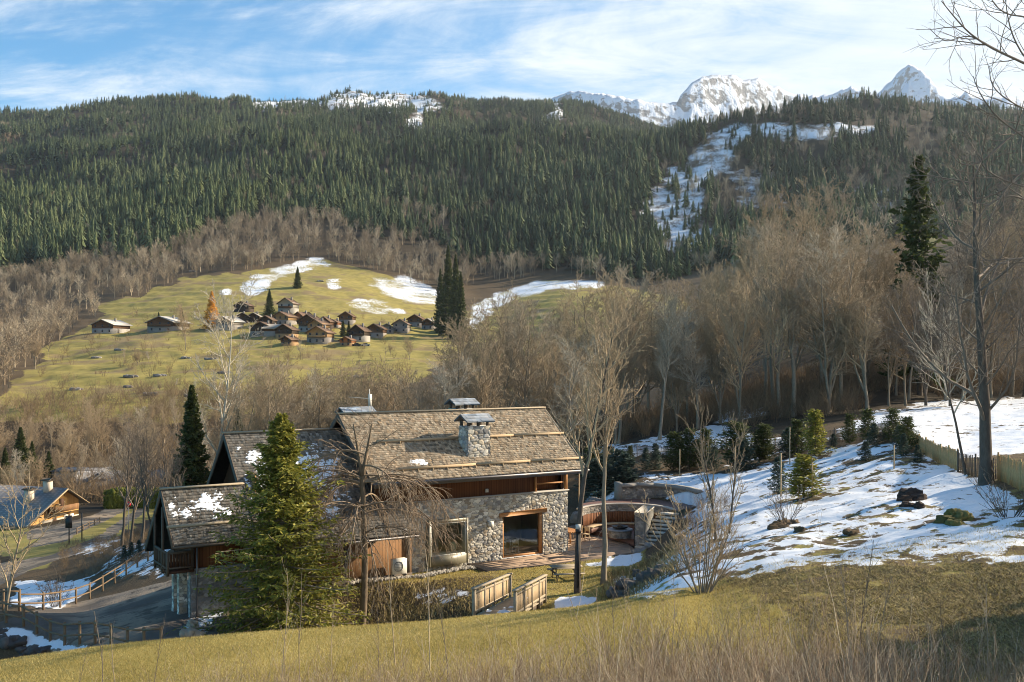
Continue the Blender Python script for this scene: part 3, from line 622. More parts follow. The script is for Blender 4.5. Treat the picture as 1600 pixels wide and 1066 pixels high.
def scatter_mesh(name, mats, protos, pts, scs, label, kind='stuff', tint=None):
    """one merged mesh of scattered copies: for stuff nobody could count"""
    mb = MB(); r = np.random.default_rng(len(pts)); which = r.integers(0, len(protos), len(pts))
    for w, pr in enumerate(protos):
        I = np.nonzero(which == w)[0]
        if not len(I): continue
        v = np.concatenate(pr.v); q = np.concatenate(pr.q) if pr.q else None; t = np.concatenate(pr.t) if pr.t else None
        a = r.random(len(I)) * 6.28; ca, sa = np.cos(a)[:, None], np.sin(a)[:, None]; s = scs[I] if scs.ndim == 2 else np.stack([scs[I]] * 3, -1)
        X = (v[None, :, 0] * ca - v[None, :, 1] * sa) * s[:, 0:1]; Y = (v[None, :, 0] * sa + v[None, :, 1] * ca) * s[:, 1:2]; Z = v[None, :, 2] * s[:, 2:3]
        VV_ = np.stack([X, Y, Z], -1) + pts[I][:, None]; off = (np.arange(len(I)) * len(v))[:, None, None]
        col = np.repeat(r.random(len(I)) if tint is None else np.clip(tint[I] + r.normal(0, .16, len(I)), 0, .99), len(v)); mb.add(VV_.reshape(-1, 3), (q[None] + off).reshape(-1, 4) if q is not None else None, (t[None] + off).reshape(-1, 3) if t is not None else None, col=np.stack([col] * 3, -1))
    o = mb.build(name, mats); tag(o, label, None, None, kind); return o
def f_scr(g): g.out(g.mix(g.attr('Col', 'Fac'), (.12, .085, .055), (.27, .19, .11)))
M_scrub = mat('scrub_twigs', f_scr, .9)
r = np.random.default_rng(9); px = r.uniform(640, 1640, 1500); Yy = r.uniform(106, 150, 1500); X = (px - CX) / F * Yy
ok = ~((px > 1345) & (Yy < 128)) & ~((px < 1140) & (Yy < 118)); pts = np.stack([X, Yy, height(X, Yy)], -1)[ok]
scatter_mesh('undergrowth', M_scrub, SCR, pts, r.uniform(.6, 2.0, len(pts)), 'brown leafless undergrowth on the floor of the grove')
px = r.uniform(-80, 640, 1500); Yy = r.uniform(175, 330, 1500); X = (px - CX) / F * Yy; pts = np.stack([X, Yy, height(X, Yy)], -1)
scatter_mesh('valley_scrub', M_scrub, SCR, pts, r.uniform(1.2, 3.4, len(pts)), 'brown scrub filling the valley bottom')
px = r.uniform(90, 275, 420); Yy = r.uniform(80, 118, 420); X = (px - CX) / F * Yy; zz = height(X, Yy); py_ = HY - F * zz / Yy; ok = (py_ < 905) & (py_ > 820); pts = np.stack([X, Yy, zz], -1)[ok]
scatter_mesh('bank_scrub', M_scrub, SCR, pts, r.uniform(.2, .5, len(pts)), 'brown scrub on the bank below the driveway')
px = r.uniform(1000, 1140, 90); Yy = r.uniform(44, 66, 90); X = (px - CX) / F * Yy; pts = np.stack([X, Yy, height(X, Yy)], -1)[(px > 1062)]
scatter_mesh('garden_scrub', M_scrub, SCR, pts, r.uniform(.25, .6, len(pts)), 'thin brown scrub on the slope beside the stone stairs')

# far forest ------------------------------------------------------
def lowcon(seed, T=9, K=7, H=1.0, R=.17, bare_=.08):
    rng = np.random.default_rng(seed); v = []; t = []; c = []
    for i in range(T):
        h = bare_ + (1 - bare_) * (i / T) ** .95; r = R * (1 - h) ** .8 * (1 + rng.normal(0, .12)) + .012; a0 = rng.random() * 6.28
        for k in range(K):
            a = a0 + k * 6.283 / K + rng.normal(0, .15); rr = r * (1 + rng.normal(0, .22)); dz = .10 * (1 - h) + .03
            b = len(v); da = 3.3 / K
            v += [(rr * .10 * math.cos(a - da), rr * .10 * math.sin(a - da), h + .13), (rr * .10 * math.cos(a + da), rr * .10 * math.sin(a + da), h + .13),
                  (rr * .78 * math.cos(a - da * .6), rr * .78 * math.sin(a - da * .6), h - dz * .5 + rng.normal(0, .01)), (rr * .78 * math.cos(a + da * .6), rr * .78 * math.sin(a + da * .6), h - dz * .5 + rng.normal(0, .01)), (rr * 1.1 * math.cos(a), rr * 1.1 * math.sin(a), h - dz)]
            t += [(b, b + 2, b + 1), (b + 1, b + 2, b + 3), (b + 2, b + 4, b + 3)]
    b = len(v); v += [(.012, 0, .9), (-.008, .01, .9), (-.008, -.01, .9), (0, 0, 1.03)]; t += [(b, b + 1, b + 3), (b + 1, b + 2, b + 3), (b + 2, b, b + 3)]
    b = len(v); v += [(.012, 0, -.05), (-.008, .01, -.05), (-.008, -.01, -.05), (0, 0, .5)]; t += [(b, b + 1, b + 3), (b + 1, b + 2, b + 3), (b + 2, b, b + 3)]
    mb = MB(); mb.add(v, None, t); return mb
CON_HI = [lowcon(i, 10, 8, R=.22 + .035 * (i % 3)) for i in range(5)]; CON_LO = [lowcon(20 + i, 6, 6, R=.24 + .035 * (i % 3)) for i in range(6)]
def lowbare(seed):
    rng = np.random.default_rng(seed); v = []; t = []
    def sl(a, b, w):
        a, b = np.array(a), np.array(b); s = np.cross(b - a, rng.normal(0, 1, 3)); s = s / (np.linalg.norm(s) + 1e-9) * w; k = len(v); v.extend([a - s, a + s, b]); t.append((k, k + 1, k + 2))
    sl((0, 0, -.03), (0, 0, .8), .014)
    for i in range(16):
        h = rng.uniform(.2, .6); a = rng.random() * 6.28; e = A(math.cos(a) * rng.uniform(.1, .26), math.sin(a) * rng.uniform(.1, .26), h + rng.uniform(.15, .38)); b = A(0, 0, h); sl(b, e, .007)
        for k in range(11):
            q = b + (e - b) * rng.uniform(.35, 1); d = rng.normal(0, 1, 3); d[2] = abs(d[2]) + .4; d /= np.linalg.norm(d); sl(q, q + d * rng.uniform(.06, .16), .0042)
    mb = MB(); mb.add(v, None, t); return mb
BAR = [lowbare(i) for i in range(6)]
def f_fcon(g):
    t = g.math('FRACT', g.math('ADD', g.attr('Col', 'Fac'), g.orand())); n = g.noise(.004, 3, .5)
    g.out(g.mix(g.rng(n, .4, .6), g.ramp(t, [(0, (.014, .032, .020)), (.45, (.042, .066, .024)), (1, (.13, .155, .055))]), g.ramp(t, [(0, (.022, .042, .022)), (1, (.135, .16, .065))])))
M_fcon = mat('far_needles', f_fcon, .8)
def f_fbar(g):
    t = g.math('FRACT', g.math('ADD', g.attr('Col', 'Fac'), g.orand())); g.out(g.ramp(t, [(0, (.17, .13, .09)), (.6, (.31, .24, .16)), (1, (.50, .42, .30))]))
M_fbar = mat('far_twigs', f_fbar, .9)
r = np.random.default_rng(123)
def samp(N, Y0, Y1, x0=-330, x1=1930):
    Y = np.sqrt(r.uniform(Y0 ** 2, Y1 ** 2, N)); px = r.uniform(x0, x1, N); X = (px - CX) / F * Y; z = height(X, Y); return px, Y, X, z, HY - F * z / Y
def lookup(M, px, Y):
    i = np.clip(((px - PXS[0]) / 4).astype(int), 0, len(PXS) - 1); j = np.clip(((np.log(Y) - LY0) / DLY).astype(int), 0, len(YR) - 1); return M[i, j]
px, Y, X, z, py = samp(70000, 790, 2700)
sn = lookup(S, px, Y); gr = lookup(G, px, Y)
# band of bare trees along the foot of the forest
foot = np.interp(px, [-300, 0, 100, 200, 330, 420, 500, 560, 640, 700, 760, 860, 940, 1000, 1930], [470, 455, 440, 415, 372, 352, 350, 350, 376, 412, 425, 425, 430, 450, 460])
nz = fbm(X / 110, Y / 150, 4, 91); dec = (py > foot + (nz - .5) * np.where(px > 600, 40, 150)) & (Y < 1300)
dec2 = (px > 1080) & (Y < 1450) & (fbm(X / 50, Y / 80, 3, 93) > .60)
crest2 = (px > 1180) & (Y > 1250) & (Y < 1420) & (r.random(len(px)) < .5)
dec3 = (fbm(X / 35, Y / 60, 3, 97) > .66) & (r.random(len(px)) < .6)
isdec = dec | dec2 | crest2 | dec3
keep = np.where(sn > .6, r.random(len(px)) < np.where(Y > 2000, .34, .16), np.where(sn > .45, r.random(len(px)) < .42, True)) | ((px > 1060) & (py < 196) & (Y > 1200) & (Y < 1500))
keep = keep & (gr < .5)
keep &= fbm(X / 22, Y / 40, 3, 29) > .25
keep &= ~((px > 740) & (px < 900) & (Y < 830))
thin = (r.random(len(px)) < np.where(Y < 1300, 1.0, .85)); keep &= thin
C = keep & ~isdec; B = keep & isdec & (r.random(len(px)) < .8)
def hts(Y, lo, hi): return r.uniform(lo, hi, len(Y)) * (1 - .18 * sstep(1800, 2600, Y))
P_c = np.stack([X, Y, z], -1)[C]; h_c = hts(P_c[:, 1], 9, 20) * (.55 + .95 * fbm(P_c[:, 0] / 60, P_c[:, 1] / 90, 3, 17)) * (1.22 - .22 * sstep(900, 1500, P_c[:, 1])) * (1 - .35 * (sn[C] > .4)); P_b = np.stack([X, Y, z], -1)[B]; h_b = r.uniform(13, 20, B.sum()) * np.where(P_b[:, 1] > 1200, .8, 1)
# extra bare trees at the meadow rim and left hillside
px2, Y2, X2, z2, py2 = samp(4600, 560, 860, -200, 720); g2 = lookup(G, px2, Y2); s2 = lookup(S, px2, Y2)
rim = (g2 < .2) & (s2 < .2) & ((py2 < 470) | (px2 < 150)); P_r = np.stack([X2, Y2, z2], -1)[rim][:900]
px3, Y3, X3, z3, py3 = samp(2600, 330, 560, -250, 120); rim3 = (lookup(G, px3, Y3) < .2); P_r = np.concatenate([P_r, np.stack([X3, Y3, z3], -1)[rim3][:480]])
P_b = np.concatenate([P_r, P_b]); h_b = np.concatenate([r.uniform(10, 17, len(P_r)), h_b])
def in_view(P): q = CX + F * P[:, 0] / P[:, 1]; return (q > 5) & (q < 1595)
def spread(P, h, protos, M, n, name, cat, label, group, ylab=None):
    """nearest n in view become things of their own, the rest one mass"""
    big = np.where(in_view(P), h / P[:, 1], 0); o = np.argsort(-big); near, rest = o[:n], o[n:]
    ms = [b.mesh(name, M) for b in protos]
    for q, k in enumerate(near):
        c = bpy.data.objects.new(name, ms[q % len(ms)]); COL.objects.link(c); c.location = P[k]; w = h[k] * r.uniform(.85, 1.2); c.scale = (w, w, h[k]); c.rotation_euler = (0, 0, r.random() * 6.28)
        q_ = int(np.digitize(CX + F * P[k][0] / P[k][1], [150, 320, 520, 720, 900, 1080, 1240, 1420])); w_ = ['in the first stretch from the left edge', 'up left of the far meadow', 'above the village and larch', 'above the right end of the far meadow', 'above the small snowy rise', 'left of the snowy logging slope', 'beside the snowy logging slope', 'below the high snowy clearing', 'in the last stretch before the right edge'][q_]
        tag(c, label + ' ' + w_, cat, group + ' ' + w_)
    return rest
rest = spread(P_c, h_c, CON_HI, M_fcon, 292, 'conifer_tree', 'conifer', 'dark green conifer low on the hillside', 'conifers low on the hillside')
hi = rest[P_c[rest, 1] < 1450]; lo = rest[P_c[rest, 1] >= 1450]
w = h_c[:, None] * np.stack([r.uniform(.75, 1.45, len(h_c))] * 2 + [np.ones(len(h_c))], -1)
tn = -.05 + 1.05 * fbm(P_c[:, 0] / 150, P_c[:, 1] / 260, 4, 19) - .22 * ((CX + F * P_c[:, 0] / P_c[:, 1] > 560) & (P_c[:, 1] < 1650)) + .12 * ((P_c[:, 1] > 1500))  # lower slope on the right tinted darker: hillside shade put into the needles
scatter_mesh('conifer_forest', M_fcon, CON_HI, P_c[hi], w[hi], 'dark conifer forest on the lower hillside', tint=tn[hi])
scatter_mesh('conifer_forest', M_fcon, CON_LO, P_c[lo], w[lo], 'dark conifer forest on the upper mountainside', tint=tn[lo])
rest = spread(P_b, h_b, BAR, M_fbar, 120, 'bare_tree', 'bare tree', 'brown leafless tree', 'leafless trees')
wb = h_b[:, None] * np.ones((1, 3)); scatter_mesh('bare_forest', M_fbar, BAR, P_b[rest], wb[rest], 'brown leafless wood along the foot of the mountain')
print('conifers', len(P_c), 'bare', len(P_b))
# ------------------------------------------------------------------ materials of built things
M_shingle = m_attr('wood_shingles', .3, 14, .85, .5, .02)
M_rubble = m_attr('rubble_stone', .30, 11, .92, .7, .03)
M_wood_dark = m_wood('boards_dark', (.045, .022, .012), (.10, .050, .026), board=.16, axis='x')
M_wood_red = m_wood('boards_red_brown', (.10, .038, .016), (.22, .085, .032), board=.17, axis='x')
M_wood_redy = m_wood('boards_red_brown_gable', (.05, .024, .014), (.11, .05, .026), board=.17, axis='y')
M_wood_or = m_wood('boards_warm_brown', (.15, .075, .034), (.30, .165, .075), board=.2, axis='x')
M_timber = m_plain('timber_orange', (.42, .20, .075), .3, 5, .65, .3, .25, .01)
M_timber_d = m_plain('timber_weathered_and_shaded', (.11, .085, .065), .4, 5, .85, .2, .4, .01)
M_timber_g = m_plain('timber_silver', (.34, .28, .20), .4, 6, .85, .2, .5, .01)
M_log = m_plain('log_tan', (.42, .31, .19), .35, 5, .8, .2, .3, .01)
M_slate = m_plain('slate', (.20, .23, .27), .35, 4, .45, .5, .3, .01)
M_metal = m_plain('zinc', (.16, .15, .15), .2, 4, .45, .5, .05, .01, .6)
M_frame = m_plain('taupe_metal', (.20, .18, .125), .1, 3, .45, .5, 0)
M_framed = m_plain('dark_frame', (.055, .05, .045), .1, 3, .4, .5, 0)
M_white = m_plain('cream_paint', (.62, .60, .54), .06, 3, .6, .3, .02)
M_dark = m_plain('black_plastic', (.02, .02, .022), .1, 3, .5, .4, 0)
M_inwall = m_plain('interior_plaster', (.72, .62, .48), .1, 2, .9, .1, 0)
M_infloor = m_plain('interior_floor', (.50, .36, .20), .2, 3, .5, .3, 0)
M_cush = m_plain('green_grey_fabric', (.30, .36, .27), .15, 6, .95, .1, .1)
M_redred = m_plain('red_sign', (.62, .03, .05), .05, 3, .4, .4, 0)
M_snow = m_plain('snow', (.84, .87, .91), .03, 2, .5, .3, .5, .02)
M_rock = m_attr('boulder_rock', .45, 3, .95, .8, .05)
M_concrete = m_plain('concrete', (.36, .34, .31), .2, 2, .9, .2, .3)
def f_deck(g):
    s = g.new('ShaderNodeSeparateXYZ'); g.nt.links.new(g.coord(), s.inputs[0]); n = g.noise(2.2, 7, .6, g.coord(sc=(.4, 3, 1))); n2 = g.noise(.5, 4)
    c = g.mix(n, (.21, .145, .10), (.44, .32, .22)); g.out(g.mix(g.rng(n2, .35, .65), c, g.mix(n, (.24, .165, .12), (.42, .29, .20))))
M_deck = mat('deck_boards', f_deck, .7)
M_deck_red = m_plain('red_deck', (.17, .092, .072), .3, 5, .6, .3, .2)
def f_glass(g):
    nt = g.nt; fr = g.new('ShaderNodeFresnel'); fr.inputs[0].default_value = 1.5
    tr = g.new('ShaderNodeBsdfTransparent'); tr.inputs[0].default_value = (.86, .90, .87, 1); gl = g.new('ShaderNodeBsdfGlossy'); gl.inputs['Roughness'].default_value = .02
    mx = g.new('ShaderNodeMixShader'); nt.links.new(g.math('ADD', g.math('MULTIPLY', fr.outputs[0], 1.3), .05, True), mx.inputs[0]); nt.links.new(tr.outputs[0], mx.inputs[1]); nt.links.new(gl.outputs[0], mx.inputs[2])
    nt.links.new(mx.outputs[0], nt.nodes['Material Output'].inputs['Surface'])
M_glass = mat('window_glass', f_glass)

def shingles(mb, o, ux, us, L, S_, seed, ex=.18, w=.13, tone=(.155, .122, .092), var=.30, skip=None):
    rng = np.random.default_rng(seed); o, ux, us = A(*o), A(*ux), A(*us); us = us / np.linalg.norm(us); n = np.cross(ux, us)
    if n[2] < 0: n = -n
    rows = int(S_ / ex)
    for r_ in range(rows + 1):
        s0 = r_ * ex; s1 = min(S_, s0 + ex * 1.35)
        if s0 >= S_ - .03: break
        x = -rng.random() * w; xs = []
        while x < L: xs.append(x); x += w * rng.uniform(.6, 1.4)
        xs = np.array(xs + [x]); a = np.clip(xs[:-1], 0, L); b = np.clip(xs[1:], 0, L) - .008; k = b - a > .02; a = a[k]; b = b[k]; N = len(a)
        j = rng.normal(0, .012, N); lf = .030 + .03 * rng.random(N) ** 2
        def pt(x_, s_, h): return o + x_[:, None] * ux + s_[:, None] * us + h[:, None] * n
        S0 = s0 + j; S1 = np.full(N, s1); H1_ = np.full(N, .004)
        v = np.stack([pt(a, S0, lf), pt(b, S0, lf), pt(b, S1, H1_), pt(a, S1, H1_), pt(a, S0, lf * 0 - .004), pt(b, S0, lf * 0 - .004)], 1).reshape(-1, 3)
        base = (np.arange(N) * 6)[:, None]; q = np.concatenate([base + A(0, 1, 2, 3).astype(int), base + A(4, 5, 1, 0).astype(int)])
        t = rng.normal(1, var, N); t = np.clip(t, .4, 1.9)[:, None] * A(*tone) * (1 + .045 * rng.normal(0, 1, (N, 1)) * A(1, 0, -1)); t *= (.85 + .3 * fbm(a / 1.8, a * 0 + s0 / 1.5, 3, seed))[:, None]
        mb.add(v, q, col=np.repeat(np.clip(t, .01, .9), 6, 0))
def rubble(mb, fn, s0, s1, z0, z1, seed, holes=(), cw=.29, ch=.155, step=.034, depth=.060, pal=None, zf=None):
    """stone facing: fn(s, z, d) gives the point with the face standing d proud"""
    ns = max(2, int((s1 - s0) / step)); nz_ = max(2, int((z1 - z0) / step)); s = np.linspace(s0, s1, ns); z = np.linspace(z0, z1, nz_); SS, ZZ = np.meshgrid(s, z, indexing='ij')
    wx = SS + (fbm(SS / .3, ZZ / .3, 2, seed) - .5) * .12; wz = ZZ + (fbm(SS / .3, ZZ / .3, 2, seed + 9) - .5) * .08
    big = vnoise(SS / 1.1, ZZ / 1.1, seed + 5); gx = wx / cw; gz = wz / ch; ix = np.floor(gx); iz = np.floor(gz)
    d1 = np.full(SS.shape, 9.); d2 = d1.copy(); idc = np.zeros(SS.shape)
    for dx in (-1, 0, 1):
        for dz in (-1, 0, 1):
            cx_, cz_ = ix + dx, iz + dz; jx = _hash(cx_, cz_, seed); jz = _hash(cx_, cz_, seed + 1); sz = .8 + .5 * _hash(cx_, cz_, seed + 2)
            d = np.hypot(gx - cx_ - jx, gz - cz_ - jz) / sz; h = _hash(cx_, cz_, seed + 3)
            n_ = d < d1; d2 = np.where(n_, d1, np.minimum(d2, d)); idc = np.where(n_, h, idc); d1 = np.where(n_, d, d1)
    e = np.clip((d2 - d1) / .28, 0, 1); dep = depth * (e ** .6) * (.55 + .45 * idc) + .012 * (fbm(SS / .08, ZZ / .08, 3, seed + 4) - .5)
    pal = pal or [(.50, .46, .38), (.34, .32, .28), (.62, .57, .48), (.24, .23, .22), (.54, .46, .34), (.42, .40, .37), (.70, .65, .56), (.38, .31, .23)]
    pal = np.array(pal); ci = (idc * 997 % 1 * len(pal)).astype(int) % len(pal); c = pal[ci] * (.8 + .45 * ((idc * 613) % 1))[..., None]
    c = np.where((e < .22)[..., None], A(.24, .21, .17), c)
    P = fn(SS, ZZ, dep).reshape(-1, 3); i = np.arange(ns - 1)[:, None] * nz_; j = np.arange(nz_ - 1)[None, :]
    q = np.stack([i + j, i + nz_ + j, i + nz_ + j + 1, i + j + 1], -1)
    sc_ = (s[:-1] + s[1:])[:, None] / 2 + 0 * z[None, :-1]; zc_ = (z[:-1] + z[1:])[None, :] / 2 + 0 * s[:-1, None]; ok = np.ones(sc_.shape, bool)
    for (a, b, c0, c1) in holes: ok &= ~((sc_ > a) & (sc_ < b) & (zc_ > c0) & (zc_ < c1))
    if zf is not None: ok &= zc_ < zf(sc_)
    mb.add(P, q[ok], col=c.reshape(-1, 3))
def roof_snow(name, o, ux, us, L, S_, seed, th, label, mask=None, k=.16, step=.05):
    o, ux, us = A(*o), A(*ux), A(*us); us = us / np.linalg.norm(us); n = np.cross(ux, us); n = -n if n[2] < 0 else n
    a = np.arange(0, L, step); b = np.arange(0, S_, step); AA, BB = np.meshgrid(a, b, indexing='ij'); f = fbm(AA / .7, BB / .5, 6, seed, .8); f = f + .18 * (np.minimum(np.minimum(AA, L - AA) / L, np.minimum(BB, S_ - BB) / S_) * 4 - 1.0).clip(-1, .4)
    h = np.clip((f - th) * k * 3, -.02, .03) + .035 + .018 * (fbm(AA / .12, BB / .12, 2, seed + 2) - .5) * (f > th); P = o + AA[..., None] * ux + BB[..., None] * us + h[..., None] * n
    m = f > th - .02; i = np.arange(len(a) - 1)[:, None] * len(b); j = np.arange(len(b) - 1)[None]; q = np.stack([i + j, i + len(b) + j, i + len(b) + j + 1, i + j + 1], -1)
    ok = m[:-1, :-1] | m[1:, :-1] | m[:-1, 1:] | m[1:, 1:]; mb = MB(); mb.add(P.reshape(-1, 3), q[ok]); ob = mb.build(name, M_snow, None, True, loc=tuple(HO), rz=HA); tag(ob, label, 'snow patch'); return ob

# ------------------------------------------------------------------ the chalet
ch = empty('chalet', tuple(HO), HA); tag(ch, 'large stone and timber chalet with wood shingle roofs in the middle of the valley garden', 'chalet')
def gable_roof(name, u0, u1, vr, zr, ve, ze, vb, zb, tone, seed, sparent=ch, u1f=None):
    """slab (rake section) + shingles on both slopes"""
    mb = MB(); t = .17
    mb.prism([(ve, ze - .03), (vr, zr - .03), (vb, zb - .03), (vb, zb - .03 - t), (vr, zr - .03 - t * 1.3), (ve, ze - .03 - t)], 'x', u0, u1)
    r_ = mb.build('roof', M_timber_d, sparent)
    sf = math.hypot(vr - ve, zr - ze); sb = math.hypot(vb - vr, zr - zb)
    m2 = MB(); shingles(m2, (u0 - .03, ve - .03, ze), (1, 0, 0), (0, vr - ve, zr - ze), u1 - u0 + .06, sf, seed, tone=tone)
    m2.build('shingle_slope', M_shingle, r_)
    m3 = MB(); shingles(m3, (u0 - .03, vb + .03, zb), (1, 0, 0), (0, vr - vb, zr - zb), u1 - u0 + .06, sb, seed + 1, ex=.4, w=.4, tone=tone); m3.build('shingle_slope', M_shingle, r_)
    m4 = MB(); m4.beam((u0 - .08, vr, zr + .07), (u1 + .08, vr, zr + .07), .34, .07); m4.build('ridge_cap', M_timber_g, r_)
    for u in (u0 - .05, u1 + .05):
        m5 = MB(); m5.beam((u, ve - .05, ze - .10), (u, vr, zr - .10), .06, .27); m5.beam((u, vr, zr - .10), (u, vb + .05, zb - .10), .055, .27); m5.build('barge_board', M_timber_d if u < -10 else M_timber_g, r_)
    return r_
T1, T2 = (.315, .25, .175), (.16, .145, .125)
main = gable_roof('roof', -13.8, .54, 3.4, 8.79, -1.2, 5.27, 9.0, 4.5, T1, 1)
def log(mb, u0, u1, v, z, r=.085): mb.cyl((u0, v, z), (u1, v, z), r, r, 9)
def slope_z(v): return 8.79 - .765 * (3.4 - v)
for v, a, b in ((-.62, -12.2, .75), (1.25, -12.4, .6)):
    mb = MB()
    log(mb, a, -7, v, slope_z(v) + .16); log(mb, -6.9, -3.2, v, slope_z(v) + .17, .08); log(mb, -3.1, b, v, slope_z(v) + .16, .078)
    for k in range(14): u = a + .5 + k * (b - a - .8) / 13; mb.box(u - .02, u + .02, v - .13, v + .06, slope_z(v) - .03, slope_z(v) + .12)
    mb.build('snow_log', M_log, main)
mb = MB(); mb.cyl((-13.8, -1.33, 5.2), (.7, -1.33, 5.16), .075, .075, 8); mb.box(-13.7, .6, -1.26, -1.2, 4.98, 5.22)
mb.build('gutter', M_metal, main)
mb = MB(); mb.cyl((-11.02, -.22, .0), (-11.02, -.22, 4.7), .05, .05, 8); mb.cyl((-11.02, -.22, 4.7), (-11.02, -1.3, 5.15), .05, .05, 8); mb.cyl((-11.02, -.22, .0), (-11.02, -.22, .9), .07, .07, 8); mb.build('downpipe', M_metal, ch)
mb = MB(); mb.cyl((-22.95, -.3, -.9), (-22.95, -.3, 2.9), .05, .05, 8); mb.build('downpipe', M_metal, ch)
# stone walls
st = MB(); holes = [(-4.75, -1.85, .08, 2.62), (-9.86, -7.44, .22, 2.68)]
rubble(st, lambda s, z, d: np.stack([s, -d, z], -1), -10.95, 0.03, -.35, 3.83, 7, holes)
rubble(st, lambda s, z, d: np.stack([d, s, z], -1), -.03, 7.8, -.35, 3.83, 8)
st.box(-10.95, -.01, .005, .36, -.35, .08); st.box(-10.95, -9.86, .005, .36, .08, 3.83); st.box(-7.44, -4.75, .005, .36, .08, 3.83); st.box(-1.85, -.01, .005, .36, .08, 3.83)
st.box(-9.86, -7.44, .005, .36, 2.68, 3.83); st.box(-4.75, -1.85, .005, .36, 2.62, 3.83); st.box(-9.86, -7.44, .005, .36, .08, .22)
st.box(-.36, -.012, .36, 7.8, -.35, 3.83)
st.build('stone_wall', M_rubble, ch, loc=(0, 0, 0))
mb = MB(); mb.box(-10.95, .10, -.10, .42, 3.83, 3.90); mb.box(-.3, .10, .42, 7.8, 3.83, 3.9); mb.build('stone_coping', M_concrete, ch)
# timber upper storey
mb = MB(); mb.box(-13.0, -2.3, .12, .22, 3.9, 6.2); mb.box(-2.3, -.12, .55, .62, 3.9, 6.1); mb.build('timber_wall', M_wood_red, ch)
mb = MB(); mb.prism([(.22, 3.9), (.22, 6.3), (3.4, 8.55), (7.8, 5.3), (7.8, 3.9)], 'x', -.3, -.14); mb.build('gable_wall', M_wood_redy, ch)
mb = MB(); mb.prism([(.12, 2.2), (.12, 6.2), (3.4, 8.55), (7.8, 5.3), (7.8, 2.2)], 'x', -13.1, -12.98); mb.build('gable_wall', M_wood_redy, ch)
mb = MB(); mb.box(-.16, .02, -.02, .16, 3.9, 5.55); mb.box(-.02 - 2.2, -.16, .02, .1, 4.32, 4.40); mb.box(-2.38, -2.26, .0, .12, 3.9, 5.5); mb.build('corner_post', M_timber, ch)
mb = MB(); mb.box(-13.6, .45, -.95, -.75, 4.95, 5.13); mb.box(-13.6, .45, -.02, .1, 5.55, 5.8); mb.build('eave_beam', M_timber_d, ch)
for u in np.arange(-13.4, .5, .9):
    pass
mb = MB()
for u in np.arange(-13.4, .5, .72): mb.beam((u, -1.12, 5.12), (u, .1, 6.05), .09, .13)
mb.build('rafter', M_timber_d, ch)
# back walls
mb = MB(); mb.box(-20, 0, 7.7, 7.8, -.3, 5.2); mb.box(-20, -19.9, 0, 7.7, -.3, 3.2); mb.build('back_wall', M_wood_dark, ch)
# inside rooms seen through the glass
mb = MB(); mb.box(-10.9, -.4, 4.6, 4.7, .0, 3.8); mb.box(-6.6, -6.5, .37, 4.6, .1, 3.8); mb.box(-10.95, -10.85, .37, 4.6, .1, 3.8); mb.box(-.4, -.37, .37, 4.6, .1, 3.8); mb.box(-10.9, -.4, .37, 4.7, 2.95, 3.05); mb.build('interior_wall', M_inwall, ch)
mb = MB(); mb.box(-10.9, -.4, .37, 4.6, 0, .09); mb.build('interior_floor', M_infloor, ch)
cu = MB()
for u0, u1, v in ((-4.72, -4.35, .6), (-3.35, -3.0, 4.2), (-10.5, -10.1, .7)):
    x = np.linspace(u0, u1, 24); y = v + .05 * np.sin(np.arange(24) * 1.9)
    cu.add(np.concatenate([np.stack([x, y, x * 0 + .15], -1), np.stack([x, y, x * 0 + 2.8], -1)]), [(i, i + 1, i + 25, i + 24) for i in range(23)])
cu.build('curtain', M_white, ch)
# glass door
dr = MB(); dr.box(-4.75, -4.63, .06, .2, .09, 2.6); dr.box(-2.07, -1.85, .0, .2, .09, 2.6); dr.box(-4.63, -2.07, .06, .2, .09, .2); 
dro = dr.build('patio_door', M_timber, ch)
mb = MB(); mb.prism([(-5.0, 2.56), (-1.62, 2.62), (-1.6, 2.86), (-5.02, 2.80)], 'y', -.14, .25); mb.build('lintel', M_timber, dro)
mb = MB(); mb.quad((-4.63, .13, .2), (-2.07, .13, .2), (-2.07, .13, 2.6), (-4.63, .13, 2.6)); mb.build('pane', M_glass, dro)
# box window
bw = MB(); y0, y1 = -.42, .1
bw.box(-9.95, -9.82, y0, y1, .18, 2.78); bw.box(-7.48, -7.36, y0, y1, .18, 2.78); bw.box(-9.82, -7.48, y0, y1, 2.62, 2.78); bw.box(-9.82, -7.48, y0, y1, .18, .74)
bwo = bw.build('box_window', M_frame, ch)
mb = MB()
for a in (((-9.82, -9.76), (.74, 2.62)), ((-7.54, -7.48), (.74, 2.62)), ((-9.76, -7.54), (.74, .80)), ((-9.76, -7.54), (2.56, 2.62))): mb.box(a[0][0], a[0][1], -.405, -.36, a[1][0], a[1][1])
mb.build('window_frame', M_white, bwo)
mb = MB(); mb.quad((-9.76, -.38, .8), (-7.54, -.38, .8), (-7.54, -.38, 2.56), (-9.76, -.38, 2.56)); mb.build('pane', M_glass, bwo)
mb = MB(); mb.box(-9.8, -7.5, -.34, .5, .76, .86); mb.build('window_seat', M_white, bwo)
mb = MB(); mb.box(-7.58, -7.49, -.34, .34, .9, 2.6); mb.box(-9.8, -7.5, .36, .39, 2.3, 2.62); mb.build('window_lining', M_white, bwo)
